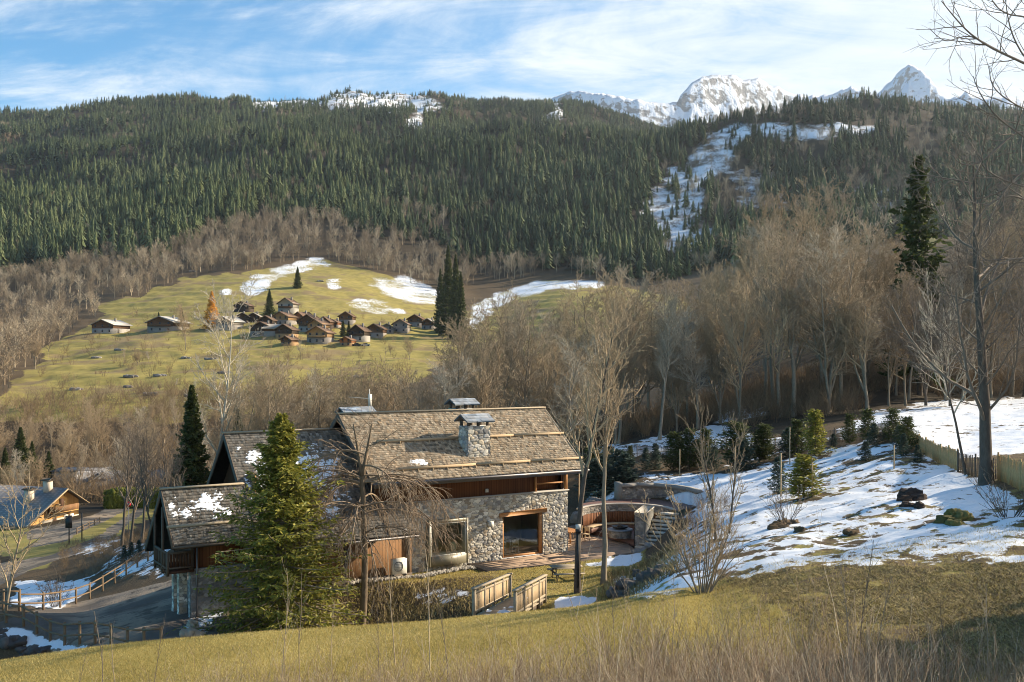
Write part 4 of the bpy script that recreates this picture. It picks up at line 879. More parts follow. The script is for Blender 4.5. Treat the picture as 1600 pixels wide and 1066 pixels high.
def blob(mb, c, s, seed, n=2, col=None, rough_=.18, freq=1.3):
    """rounded lump: cube-sphere pushed about by noise"""
    m = 5 + 5 * n; g_ = np.linspace(-1, 1, m); V_, Q_ = [], []
    for ax in range(3):
        for sg in (-1, 1):
            a, b = np.meshgrid(g_, g_, indexing='ij'); p = np.zeros((m, m, 3)); p[..., ax] = sg; p[..., (ax + 1) % 3] = a * sg; p[..., (ax + 2) % 3] = b
            k = sum(len(x) for x in V_); V_.append(p.reshape(-1, 3)); i = np.arange(m - 1)[:, None] * m; j = np.arange(m - 1)[None]; Q_.append(np.stack([i + j, i + m + j, i + m + j + 1, i + j + 1], -1).reshape(-1, 4) + k)
    v = np.concatenate(V_); d = v / np.linalg.norm(v, axis=1, keepdims=True); v = d * .75 + v * .25 * .9
    nn = fbm(d[:, 0] * freq + seed * 3.1 + d[:, 2] * .7, d[:, 1] * freq + d[:, 2] * 1.3 + seed, 4, seed) - .5
    n3_ = fbm(d[:, 0] * 5 + seed, d[:, 1] * 5 + d[:, 2] * 4.3, 3, seed + 3) - .5; v = v * (1 + nn * rough_ * 4 + n3_ * rough_ * 1.2)[:, None]; mb.add(v * A(*s) + A(*c), np.concatenate(Q_), col=col)
mb = MB(); blob(mb, (-8.0, .25, 1.1), (.22, .12, .26), 3, 1, rough_=.03); cus = mb.build('cushion', M_cush, None, True, loc=tuple(HO), rz=HA); tag(cus, 'pale green cushion leaning on the window seat in the box window', 'cushion')
# wing roof and left roof
wingr = gable_roof('roof', -20.25, -13.0, 4.0, 7.88, -1.5, 2.38, 8.6, 3.3, T2, 20)
m2 = MB(); m2.prism([(-1.5, 2.34), (.05, 3.89), (.05, 3.7), (-1.5, 2.15)], 'x', -13.0, -11.15); low = m2.build('roof', M_timber_d, ch)
m2 = MB(); shingles(m2, (-13.0, -1.53, 2.38), (1, 0, 0), (0, 1, 1), 1.85, 2.2, 33, tone=T2); m2.build('shingle_slope', M_shingle, low)
leftr = gable_roof('roof', -24.35, -20.25, 1.0, 5.4, -1.25, 2.93, 4.2, 2.0, T2, 40)
mb = MB(); log(mb, -24.5, -20.3, -.62, 3.62 + .14, .075); mb.build('snow_log', M_timber_g, leftr)
mb = MB(); mb.cyl((-20.3, -1.62, 2.28), (-11.2, -1.62, 2.26), .06, .06, 8); mb.build('gutter', M_metal, wingr)
mb = MB(); mb.cyl((-24.4, -1.37, 2.85), (-20.3, -1.37, 2.83), .06, .06, 8); mb.box(-24.2, -20.3, -.9, -.75, 2.75, 2.98); mb.build('gutter', M_timber_d, leftr)
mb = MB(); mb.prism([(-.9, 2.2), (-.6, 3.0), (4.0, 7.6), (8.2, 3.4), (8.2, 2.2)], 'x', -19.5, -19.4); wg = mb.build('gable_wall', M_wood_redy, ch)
mb = MB(); mb.box(-19.56, -19.5, 1.0, 1.9, 4.0, 5.9); mb.build('door', M_timber, wg)
mb = MB(); mb.box(-20.0, -11.0, -.35, -.25, -.1, 2.9); mb.build('shed_wall', M_wood_or, ch)
mb = MB(); mb.box(-15.1, -14.9, -.42, -.2, -.2, 2.4); mb.box(-11.3, -11.1, -.42, -.2, -.2, 2.4); mb.box(-20, -11, -.45, -.36, -.35, .02); mb.build('shed_post', M_timber_d, ch)
mb = MB(); mb.box(-23.0, -20.0, -.1, 0, 1.5, 3.9); mb.build('timber_wall', M_wood_red, ch)
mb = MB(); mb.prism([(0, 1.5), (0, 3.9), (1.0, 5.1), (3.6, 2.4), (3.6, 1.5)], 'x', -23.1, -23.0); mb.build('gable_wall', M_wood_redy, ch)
mb = MB()
rubble(mb, lambda s, z, d: np.stack([s, -.12 - d, z], -1), -23.2, -20, -1.2, 1.45, 61, pal=[(.24, .23, .22), (.30, .28, .26), (.19, .185, .18), (.34, .32, .29)])
rubble(mb, lambda s, z, d: np.stack([-23.2 - d, s, z], -1), -.12, .25, -1.2, 1.45, 62, pal=[(.36, .35, .33), (.30, .28, .26), (.25, .24, .23)])
mb.box(-23.19, -20.0, -.11, .3, -1.2, 1.45); mb.box(-21.4, -21.3, 0.3, 3.5, -1.0, 1.45); mb.build('stone_base', M_rubble, ch)
for v in (1.15, 2.2):
    mb = MB(); rubble(mb, lambda s, z, d: np.stack([s, v - d * .4, z], -1), -23.45, -23.05, -1.2, 1.3, 63); rubble(mb, lambda s, z, d: np.stack([-23.45 - d * .4, v + s, z], -1), 0, .35, -1.2, 1.3, 64); mb.box(-23.44, -23.05, v + .01, v + .35, -1.2, 1.3); mb.build('stone_pillar', M_rubble, ch)
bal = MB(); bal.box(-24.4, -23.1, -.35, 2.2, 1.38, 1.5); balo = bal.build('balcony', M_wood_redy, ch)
mb = MB()
for z0, z1 in ((2.36, 2.46), (1.62, 1.70)): mb.box(-24.45, -24.36, -.35, 2.2, z0, z1); mb.box(-24.45, -23.2, -.42, -.33, z0 + .01, z1 + .01)
for v in np.arange(-.2, 2.2, .5): mb.box(-24.44, -24.37, v, v + .06, 1.5, 2.4)
mb.box(-24.46, -24.34, -.43, -.31, 1.3, 2.5); mb.box(-24.46, -24.36, 2.1, 2.22, 1.3, 4.2); mb.box(-24.46, -24.34, .55, .67, 1.3, 4.6); mb.build('railing', M_timber_d, balo)
mb = MB()
for u in np.arange(-24.3, -23.3, .15): mb.box(u, u + .12, -.38, -.355, 1.7, 2.36)
for v in np.arange(-.3, 2.1, .16): mb.box(-24.41, -24.385, v, v + .1, 1.7, 2.36)
mb.build('baluster_panel', M_wood_dark, balo)
mb = MB(); mb.box(-23.3, -23.1, -.25, -.05, 1.4, 3.2); mb.build('corner_post', M_timber_d, ch)
# chimneys
def chimney(u, v, w, d, z0, z1, cap, seed, stone=True):
    mb = MB()
    if stone:
        rubble(mb, lambda s, z, q: np.stack([u - w / 2 + s, v - q, z], -1), 0, w, z0, z1, seed, cw=.36, ch=.2)
        rubble(mb, lambda s, z, q: np.stack([u - w / 2 - q, v + s, z], -1), 0, d, z0, z1, seed + 1, cw=.36, ch=.2)
        rubble(mb, lambda s, z, q: np.stack([u + w / 2 + q, v + s, z], -1), 0, d, z0, z1, seed + 2, cw=.36, ch=.2)
    mb.box(u - w / 2 + .01, u + w / 2 - .01, v + .01, v + d - .01, z0, z1 - .01); o = mb.build('chimney', M_rubble, main)
    mb = MB()
    for a in (u - w / 2 + .1, u, u + w / 2 - .1):
        for b in (v + .1, v + d - .1): mb.box(a - .07, a + .07, b - .07, b + .07, z1 - .01, z1 + .30)
    mb.build('cap_leg', M_timber_d, o)
    mb = MB(); e = .22; zz = z1 + .28; hh = cap
    sl = math.hypot(d / 2 + e, hh)
    shingles(mb, (u - w / 2 - e, v - e, zz), (1, 0, 0), (0, d / 2 + e, hh), w + 2 * e, sl, seed + 5, ex=.3, w=.3, tone=(.30, .335, .38), var=.18)
    shingles(mb, (u - w / 2 - e, v + d + e, zz), (1, 0, 0), (0, -d / 2 - e, hh), w + 2 * e, sl, seed + 6, ex=.3, w=.3, tone=(.30, .335, .38), var=.18)
    mb.prism([(v - e, zz - .06), (v - e, zz - .004), (v + d / 2, zz + hh - .004), (v + d + e, zz - .004), (v + d + e, zz - .06), (v + d / 2, zz + hh - .07)], 'x', u - w / 2 - e, u + w / 2 + e, col=(.16, .18, .2))
    mb.build('chimney_cap', M_shingle, o)
chimney(-6.35, .05, 1.5, 1.05, 5.2, 8.05, .42, 90); chimney(-4.6, 4.6, 1.4, 1.0, 6.5, 8.85, .35, 100); chimney(-12.0, 4.6, 1.7, .9, 6.5, 8.55, .30, 110)
mb = MB(); mb.cyl((-11.4, 4.4, 8.0), (-11.4, 4.4, 10.2), .025, .025, 6); mb.cyl((-12.7, 4.1, 9.75), (-11.2, 4.5, 9.6), .018, .018, 5)
for k in range(9): t = k / 8; c = A(-12.7, 4.1, 9.75) * (1 - t) + A(-11.2, 4.5, 9.6) * t; mb.cyl(c + A(.07, -.3, 0), c + A(-.07, .3, 0), .01, .01, 4)
mb.box(-11.5, -11.3, 4.3, 4.34, 9.2, 9.9); mb.build('antenna', M_white, ch)
mb = MB(); mb.box(-5.85, -5.58, -.36, -.04, 2.08, 2.40); mb.build('wall_lamp', M_white, ch)
mb = MB(); mb.box(-5.9, -5.72, .0, .12, 4.1, 4.3); mb.build('security_camera', M_white, ch)
roof_snow('roof_snow', (-19.9, .35, 4.23), (1, 0, 0), (0, 1, 1), 5.8, 4.2, 5, .40, 'snow left on the tall shingle roof behind the big spruce')
roof_snow('roof_snow', (-24.2, -.45, 3.81), (1, 0, 0), (0, 1, 1.1), 3.1, 1.9, 8, .46, 'snow left on the low shingle roof at the left end of the chalet')
roof_snow('roof_snow', (-11.3, -.35, slope_z(-.35)), (1, 0, 0), (0, 1, .765), 1.7, .6, 14, .46, 'small snow remnant on the main roof left of the stone chimney')
roof_snow('roof_snow', (-16.9, -1.0, 2.88), (1, 0, 0), (0, 1, 1), 1.9, 1.9, 19, .48, 'small snow remnant low on the shingle roof right of the spruce')
# things standing by the chalet
def local(name, label, cat, group=None): e = empty(name, tuple(HO), HA); tag(e, label, cat, group); return e
hp = empty('heat_pump', tuple(HL(-12.0, -.75)), HA); tag(hp, 'pale outdoor heat pump unit beside the brown shed wall', 'heat pump')
mb = MB(); mb.box(-.42, .42, -.18, .18, .12, .95); mb.build('casing', M_white, hp); mb = MB(); mb.box(-.4, -.3, -.2, .2, 0, .12); mb.build('foot', M_dark, hp); mb = MB(); mb.box(.3, .4, -.2, .2, 0, .12); mb.build('foot', M_dark, hp)
mb = MB(); mb.tubes([[(.0 + .27 * math.cos(a) - .1, -.19, .54 + .27 * math.sin(a)) for a in np.linspace(0, 6.28, 20)]], [[.012] * 20], 5)
for k in range(6): mb.beam((-.1 - .27, -.19, .32 + .09 * k), (-.1 + .27, -.19, .32 + .09 * k), .01, .01)
mb.build('fan_grille', M_dark, hp)
for k, sx in enumerate((0, 1)):
    pass
# terrace deck
dk = empty('wooden_deck', tuple(HO), HA); tag(dk, 'low wooden terrace deck wrapping the right corner of the chalet', 'deck')
mb = MB(); rr = np.random.default_rng(4)
for k, v in enumerate(np.arange(-2.6, 7.0, .145)):
    ua, ub = (-7.2 if v < -.12 else .05), (3.6 + (v + 2.6) * .45 if v < 0 else 4.95)
    if v < -.12 and v > -.2: continue
    cuts = [ua] + sorted(rr.uniform(ua + 1, ub - .5, 3)) + [ub]
    for a, b in zip(cuts[:-1], cuts[1:]):
        if b - a > .05: mb.box(a + .004, b - .004, v + .005, v + .14, -.02 + rr.uniform(-.003, .003), .045)
mb.build('deck_boards', M_deck, dk)
mb = MB(); mb.box(-7.2, 3.6, -2.66, -2.605, -.2, .03); mb.box(-7.26, -7.205, -2.66, -.1, -.2, .03); mb.beam((3.6, -2.6, -.08), (4.9, .2, -.08), .05, .22); mb.build('fascia', M_timber_d, dk)
# lumpy gravel strip
mb = MB(); rr = np.random.default_rng(6)
for k in range(420):
    u = rr.uniform(-15, -7.2); v = -1.0 - .25 * math.sin(u) + rr.normal(0, .17); blob(mb, (u, v, -.03), (rr.uniform(.03, .09),) * 3, k, 0, (.42, .38, .32), .1)
g_ = mb.build('gravel', M_rock, None, loc=tuple(HO), rz=HA); tag(g_, 'pale gravel strip along the foot of the chalet wall', kind='stuff')
# dining sets
def table(name, loc, rz, label, cat, L=1.8, Wd=.9, H=.75, M=M_timber):
    e = empty(name, loc, rz); tag(e, label, cat); mb = MB()
    for k in range(6): mb.box(-L / 2, L / 2, -Wd / 2 + k * Wd / 6 + .005, -Wd / 2 + (k + 1) * Wd / 6 - .005, H - .05, H)
    mb.build('tabletop', M, e)
    for sx in (-1, 1):
        for sy in (-1, 1): mb = MB(); mb.box(sx * (L / 2 - .1) - .04, sx * (L / 2 - .1) + .04, sy * (Wd / 2 - .1) - .04, sy * (Wd / 2 - .1) + .04, 0, H - .05); mb.build('leg', M, e)
    return e
def chair_(loc, rz, label, group, M=M_timber):
    e = empty('dining_chair', loc, rz); tag(e, label, 'chair', group); mb = MB(); mb.box(-.23, .23, -.22, .22, .42, .46); mb.build('seat', M, e)
    mb = MB(); mb.box(-.2, .2, .2, .23, .62, .88); mb.box(-.22, -.18, .19, .23, .46, .9); mb.box(.18, .22, .19, .23, .46, .9); mb.build('backrest', M, e)
    for sx in (-1, 1):
        for sy in (-1, 1): mb = MB(); mb.beam((sx * .19, sy * .18, .42), (sx * .22, sy * .22, 0), .035, .035, (0, 1, 0)); mb.build('leg', M, e)
    return e
table('garden_table', tuple(HL(2.1, 2.9, .05)), HA + 1.57, 'orange wooden garden table on the terrace beside the chalet corner', 'table', 2.0, 1.0)
chair_(tuple(HL(3.1, 2.3, .05)), HA - 1.4, 'light wooden chair at the right side of the garden table', 'terrace chairs', M_log)
chair_(tuple(HL(3.1, 3.1, .05)), HA - 1.5, 'light wooden chair at the far right side of the garden table', 'terrace chairs', M_log)
table('dining_table', tuple(HL(-3.9, 1.9, .09)), HA, 'pale dining table seen through the glass door', 'table', 1.6, .9, .75, M_white)
chair_(tuple(HL(-3.3, 1.0, .09)), HA + 3.1, 'pale dining chair nearest the glass door', 'dining chairs', M_white); chair_(tuple(HL(-4.2, 1.0, .09)), HA + 3.0, 'pale dining chair behind the left edge of the glass door', 'dining chairs', M_white)
# picnic table
pc = gxy(884, 55.0); pt_ = empty('picnic_table', tuple(pc), math.radians(12)); tag(pt_, 'weathered wooden picnic table with fixed benches on the lawn below the deck', 'picnic table')
mb = MB()
for k in range(5): mb.box(-.85, .85, -.36 + k * .145, -.36 + k * .145 + .135, .70, .74)
mb.build('tabletop', M_timber_g, pt_)
for sy in (-1, 1): mb = MB(); mb.box(-.85, .85, sy * .72 - .13, sy * .72 - .005, .41, .45); mb.box(-.85, .85, sy * .72 + .005, sy * .72 + .13, .41, .45); mb.build('bench', M_timber_g, pt_)
for sx in (-.62, .62): mb = MB(); mb.beam((sx, -.25, .7), (sx, -.62, -.05), .045, .10); mb.beam((sx + .002, .25, .7), (sx + .002, .62, -.05), .045, .10); mb.box(sx - .03, sx + .03, -.82, .82, .33, .41); mb.box(sx - .03, sx + .03, -.36, .36, .62, .695); mb.build('leg_frame', M_timber_d, pt_)
# foot bridge
A0, A1 = A(-1.5, 42.0, -10.5), A(-.02, 50.0, -11.55)
br = empty('footbridge', (0, 0, 0)); tag(br, 'small wooden footbridge with board railings over the stream gully', 'footbridge')
dv = A1 - A0; Lb = np.linalg.norm(dv); du = dv / Lb; sd_ = np.cross(du, A(0, 0, 1)); sd_ /= np.linalg.norm(sd_)
mb = MB(); rr = np.random.default_rng(8)
for k in range(int(Lb / .16)):
    c = A0 + du * (k + .5) * .16 + sd_ * .8; mb.obox(c - A(0, 0, .03), du * .074, sd_ * .88, A(0, 0, .025))
mb.build('walkway', M_timber_g, br)
mb = MB()
for o_ in (.1, 1.5): mb.beam(A0 + sd_ * o_ - A(0, 0, .18), A1 + sd_ * o_ - A(0, 0, .18), .16, .22)
mb.build('girder', M_timber_d, br)
for o_ in (-.06, 1.66):
    mb = MB(); B0, B1 = A0 + sd_ * o_, A1 + sd_ * o_
    mb.beam(B0 + A(0, 0, 1.13) - du * .15, B1 + A(0, 0, 1.13) + du * .1, .20, .07); mb.beam(B0 + A(0, 0, .93), B1 + A(0, 0, .93), .05, .10); mb.beam(B0 + A(0, 0, .16), B1 + A(0, 0, .16), .05, .12)
    for k in range(5): c = B0 + (B1 - B0) * (k / 4.0); mb.obox(c + A(0, 0, .42), du * .06, sd_ * .065, A(0, 0, .70))
    ro = mb.build('railing', M_timber_g, br); mb = MB()
    for k in range(4):
        for q in range(7):
            if q in (3,) and k % 2: continue
            c = B0 + (B1 - B0) * ((k + (q + .8) / 7.8) / 4.0); mb.obox(c + A(0, 0, .54), du * .115, sd_ * .012, A(0, 0, .36))
    mb.build('infill_board', M_log, ro)
m = MB(); t_ = np.linspace(0, 1, 40); w_ = np.linspace(-1, 1, 16); TT_, WW_ = np.meshgrid(t_, w_, indexing='ij'); f = fbm(TT_ * 9, WW_ * 2, 4, 12) - .45 - .25 * np.abs(WW_) - .15 * (TT_ > .75)
P = A0 + TT_[..., None] * dv + sd_ * (.8 + WW_[..., None] * .7) + A(0, 0, 1) * (np.clip(f * .9, -.04, .09) + .0)[..., None]; i = np.arange(39)[:, None] * 16; j = np.arange(15)[None]
m.add(P.reshape(-1, 3), np.stack([i + j, i + 16 + j, i + 17 + j, i + 1 + j], -1).reshape(-1, 4)); tag(m.build('bridge_snow', M_snow, None, True), 'melting snow lying on the walkway of the footbridge', 'snow patch')

# ------------------------------------------------------------------ fire pit terrace, walls and stairs
DZ = -11.86; PC = A(7.6, 68.0)
tr_ = empty('seating_terrace', (0, 0, 0)); tag(tr_, 'sunken round seating terrace with stone walls and red decking behind the deck', 'terrace')
def ring(mb, c, r0, r1, z, a0, a1, n=40, th=.06, col=None):
    a = np.radians(np.linspace(a0, a1, n)); ca, sa = np.cos(a), np.sin(a)
    v = np.concatenate([np.stack([c[0] + r * ca, c[1] + r * sa, ca * 0 + zz], -1) for r, zz in ((r0, z), (r1, z), (r1, z - th), (r0, z - th))])
    q = [(k * n + i, k * n + i + 1, ((k + 1) % 4) * n + i + 1, ((k + 1) % 4) * n + i) for k in range(4) for i in range(n - 1)] + [(0, n, 2 * n, 3 * n), (n - 1, 4 * n - 1, 3 * n - 1, 2 * n - 1)]
    mb.add(v, q, col=col)
mb = MB(); a = np.radians(np.linspace(-60, 235, 50)); poly = []
for x in a:
    p = PC[:2] + 3.0 * A(math.cos(x), math.sin(x)); u = (p[0] - HO[0]) * UU[0] + (p[1] - HO[1]) * UU[1]; v = (p[0] - HO[0]) * VV[0] + (p[1] - HO[1]) * VV[1]; q = HL(max(u, 5.0), v); poly.append((q[0], q[1]))
mb.prism(poly, 'z', DZ - .2, DZ + .25); mb.build('lower_deck', M_deck_red, tr_)
mb = MB(); ring(mb, PC, 2.25, 2.9, DZ + .68, 5, 165, th=.08); mb.build('bench', M_log, tr_); mb = MB(); ring(mb, PC, 2.35, 2.8, DZ + .6, 5, 165, th=.34); mb.build('bench_base', M_deck_red, tr_)
mb = MB()
for x in np.radians(np.arange(5, 165, 3.2)): c = A(PC[0], PC[1], 0) + A(math.cos(x), math.sin(x), 0) * 2.95; mb.obox((c[0], c[1], DZ + .98), A(-math.sin(x), math.cos(x), 0) * .078, A(math.cos(x), math.sin(x), 0) * .02, A(0, 0, .42))
mb.build('backrest', M_wood_red, tr_)
DPAL = [(.24, .22, .20), (.30, .26, .23), (.17, .165, .16), (.36, .32, .27), (.20, .18, .15)]
mb = MB(); rubble(mb, lambda s, z, d: np.stack([PC[0] + (3.06 - d) * np.cos(s / 3.0), PC[1] + (3.06 - d) * np.sin(s / 3.0), z], -1), math.radians(5) * 3, math.radians(168) * 3, DZ - .1, DZ + 1.86, 71, pal=DPAL); ring(mb, PC, 3.0, 3.36, DZ + 1.93, 5, 168, th=.08, col=(.42, .38, .33)); mb.build('stone_wall', M_rubble, tr_)
UW = [(7.9, 73.6), (9.0, 74.1), (10.3, 74.0), (11.5, 73.2), (12.4, 71.8), (12.8, 70.2)]
uw = np.array(UW); sl_ = np.concatenate([[0], np.cumsum(np.linalg.norm(np.diff(uw, axis=0), axis=1))])
def on(s): return np.stack([np.interp(s, sl_, uw[:, 0]), np.interp(s, sl_, uw[:, 1])], -1)
mb = MB()
def fuw(s, z, d): p = on(s); q = on(s + .2) - on(s - .2); nrm = np.stack([q[..., 1], -q[..., 0]], -1); nrm /= np.linalg.norm(nrm, axis=-1, keepdims=True) + 1e-9; p = p + nrm * d[..., None]; return np.stack([p[..., 0], p[..., 1], z], -1)
rubble(mb, fuw, 0, sl_[-1], DZ + 1.6, DZ + 2.98, 72, pal=DPAL)
for k in range(len(UW) - 1): mb.beam((*UW[k], DZ + 2.86), (*UW[k + 1], DZ + 2.86), .5, .22, col=(.3, .28, .25))
mb.beam((7.9, 73.6, DZ + 2.3), (7.7, 75.2, DZ + 2.3), .4, 1.3, col=(.25, .23, .2)); mb.build('upper_stone_wall', M_rubble, tr_)
mb = MB(); a = np.radians(np.linspace(160, 2, 24)); inn = [(PC[0] + 3.3 * math.cos(x), PC[1] + 3.3 * math.sin(x)) for x in a]; out_ = [(4.9, 71.6), (6.3, 73.2)] + UW
mb2 = [(x, y) for x, y in out_]; m_ = len(inn); oo = np.array([on0 for on0 in out_]); so_ = np.concatenate([[0], np.cumsum(np.linalg.norm(np.diff(oo, axis=0), axis=1))]); so_ /= so_[-1]; OX = np.interp(np.linspace(0, 1, m_), so_, oo[:, 0]); OY = np.interp(np.linspace(0, 1, m_), so_, oo[:, 1])
v = [(x, y, DZ + 1.84) for x, y in inn] + [(x, y, DZ + 1.84) for x, y in zip(OX, OY)]; mb.add(v, [(i, i + 1, m_ + i + 1, m_ + i) for i in range(m_ - 1)]); mb.build('upper_deck', M_deck_red, tr_)
fp = empty('fire_pit', (PIT[0] - .2, PIT[1] - .9, DZ + .25)); tag(fp, 'round stone fire pit with a dark metal bowl in the seating terrace', 'fire pit')
mb = MB(); rubble(mb, lambda s, z, d: np.stack([(.72 + d) * np.cos(s / .72), (.72 + d) * np.sin(s / .72), z], -1), 0, 6.283 * .72, 0, .46, 73, cw=.26, ch=.15, pal=DPAL); mb.build('stone_base', M_rubble, fp)
mb = MB(); ring(mb, A(0, 0), .02, .84, .53, 0, 360, th=.08); mb.build('stone_top', M_slate, fp)
mb = MB(); P = [(r_ * math.cos(x), r_ * math.sin(x), z) for r_, z in ((.3, .55), (.5, .62), (.56, .72), (.52, .72), (.4, .64), (.05, .62)) for x in np.linspace(0, 6.283, 24, endpoint=False)]; mb.add(P, [(k * 24 + i, k * 24 + (i + 1) % 24, (k + 1) * 24 + (i + 1) % 24, (k + 1) * 24 + i) for k in range(5) for i in range(24)]); mb.build('metal_bowl', M_dark, fp)
mb = MB()
for k in range(7): x = k * .9; mb.cyl((.22 * math.cos(x), .22 * math.sin(x), .64), (-.1 * math.cos(x), .1 * math.sin(x), .86), .04, .03, 6)
mb.build('log_pile', M_bark_dark, fp)
ss = empty('stone_stairs', (0, 0, 0)); tag(ss, 'rough stone stairs climbing from the deck to the snowy garden', 'stairs')
S0, S1 = A(8.55, 63.9), A(10.4, 67.6); sdv = (S1 - S0) / np.linalg.norm(S1 - S0); spv = A(sdv[1], -sdv[0]); rr = np.random.default_rng(3)
for k in range(10):
    c = S0 + (S1 - S0) * k / 10; z = DZ + .18 * (k + 1) + .02; mb = MB()
    mb.add([], None); w1 = .62 + rr.normal(0, .05)
    cc = c + spv * .05 * rr.normal(); mb.obox((*(cc + sdv * .12), z - .36), A(*sdv, 0) * .30, A(*spv, 0) * (w1 - .04), A(0, 0, .30), col=(.12, .11, .10)); mb.obox((*cc, z - .045), A(*sdv, rr.normal(0, .03)) * .27, A(*spv, rr.normal(0, .02)) * w1, A(0, 0, .05), col=tuple(A(.52, .48, .41) * rr.uniform(.8, 1.15))); mb.build('step', M_rock, ss)  # pale treads on dark risers: the tread shadow is put into the colours
mb = MB(); FW = [(7.75, 64.6), (8.0, 66.3), (8.9, 68.2)]
rubble(mb, lambda s, z, d: np.stack([7.75 + s * .72, 64.62 - s * .5 - d, z], -1) * 1.0, 0, .75, DZ - .2, DZ + 2.2, 74, pal=DPAL, step=.045)
rubble(mb, lambda s, z, d: np.stack([7.75 + s * .3 - d, 64.62 + s * .95, z], -1), 0, 3.2, DZ - .2, DZ + 2.2, 75, pal=DPAL, step=.045)
mb.prism([(7.77, 64.66), (8.3, 64.26), (9.3, 67.3), (8.72, 67.66)], 'z', DZ - .2, DZ + 2.19, col=(.25, .24, .22)); mb.prism([(7.7, 64.6), (8.35, 64.15), (9.35, 67.3), (8.65, 67.7)], 'z', DZ + 2.192, DZ + 2.27, col=(.42, .38, .32)); mb.build('side_wall', M_rubble, ss)
# boulders
def boulder(c, s, label, seed, group, name='boulder', col=(.22, .20, .18), M=None, cat='boulder'):
    mb = MB(); rr_ = np.random.default_rng(seed); blob(mb, (0, 0, 0), (s * rr_.uniform(.8, 1.3), s * rr_.uniform(.8, 1.2), s * rr_.uniform(.55, .8)), seed, 1, tuple(A(*col) * rr_.uniform(.75, 1.25)), .32, 1.8)
    o = mb.build(name, M or M_rock, None, False, loc=tuple(c), rz=rr_.random() * 6); tag(o, label, cat, group); return o
rr = np.random.default_rng(15); n_ = 0
def boulders(lst, label, group, col=(.22, .20, .18), **k):
    global n_
    ob_ = []
    for (px, Y, s, dz) in lst:
        n_ += 1; g0 = gxy(px, Y); ob_.append(boulder((g0[0], g0[1], g0[2] + dz), s, label, 500 + n_, group, col=col, **k))
    relabel(ob_, label + ', {}')
boulders([(1003, 63.2, .5, .15), (1012, 62.6, .42, .1), (1022, 62.6, .35, .1), (1034, 62.6, .35, .1), (1016, 61.8, .3, .1), (1056, 65.5, .4, .15), (1066, 67, .4, .15)], 'grey boulder at the foot of the stone stairs', 'boulders beside the stairs')
boulders([(910, 74, .75, .1), (922, 73, .6, .2), (935, 74.5, .8, .3), (950, 74.8, .5, .3), (903, 72.5, .5, .1), (928, 75.5, .6, .5), (944, 73.4, .5, .1)], 'mossy boulder in the bank left of the fire pit terrace', 'boulders left of the terrace')
boulders([(958, 47.5, .35, .1), (968, 46.5, .3, .05), (980, 47.2, .4, .1), (990, 45.4, .35, .1), (1002, 46.3, .3, .1), (1010, 44.5, .4, .1), (1024, 43.2, .42, .15), (975, 44.2, .3, .05), (946, 45.6, .3, .1), (880, 43.8, .3, .1), (905, 44.6, .35, .1), (1034, 45.5, .3, .1), (930, 45, .28, .05), (996, 49.3, .3, .1)], 'dark stone on the bank of the little stream', 'stones along the stream', (.12, .105, .09))
lst = [(x + rr.normal(0, 2), 50.3 - .02 * x + rr.normal(0, .1) + ly * .35 - (1.6 if x > 80 else 0), rr.uniform(.30, .5), -1.15 + ly * .5 - .2 * (x > 90)) for ly in (0, 1, 2) for x in np.arange(-60, 128, 11)]
boulders(lst, 'big dark boulder in the rough retaining wall below the driveway', 'boulders of the driveway retaining wall', (.10, .09, .085))
boulders([(1412, 45, .34, .1), (1424, 45.5, .42, .15), (1434, 45.2, .3, .1), (1418, 43.4, .28, .05), (1438, 43, .25, .05)], 'clod in the dark molehill of mud in the snow', 'mud clods in the snow', (.05, .035, .028), name='mud_clod', cat='mud')
boulders([(1480, 38, .32, .05), (1492, 38.5, .4, .1), (1505, 38.3, .3, .08), (1490, 37.4, .3, .02)], 'mossy hummock at the lower edge of the snow', 'mossy hummocks', (.13, .11, .035), name='hummock', cat='hummock')
boulders([(1225, 46, .5, -.1), (1215, 45.4, .4, -.1), (1238, 46.2, .4, -.1), (1330, 39.8, .22, 0), (1250, 43, .25, 0)], 'brown grassy tussock standing out of the snow', 'grassy tussocks', (.10, .07, .04), name='tussock', cat='tussock')
boulders([(286, 43.5, .45, .1), (292, 45, .4, .1), (298, 47, .4, .1), (280, 42.5, .4, .1), (300, 49, .3, .1)], 'pale rock at the edge of the driveway', 'rocks at the driveway edge', (.32, .27, .20))
# ------------------------------------------------------------------ trees standing near the chalet
def put(nm, built, mats, px, Y, label, cat='tree', names=('trunk', 'crown'), smooth=(True, False), rz=0.0, dz=0.0, group=None, sc=1.0):
    return tree(nm, meshes(built, names, mats, smooth), gxy(px, Y) + A(0, 0, dz), label, cat, group, rz, sc)
put('spruce_tree', conifer(1, 10.6, 3.65, base=.02, nb=400, droop=-.36, lw=.045, ll=.30, dens=1.6, pw=.85, irr=.24), (M_bark, M_needle), 440, 49.0, 'big sunlit green spruce in front of the left half of the chalet', 'spruce', dz=-.1)
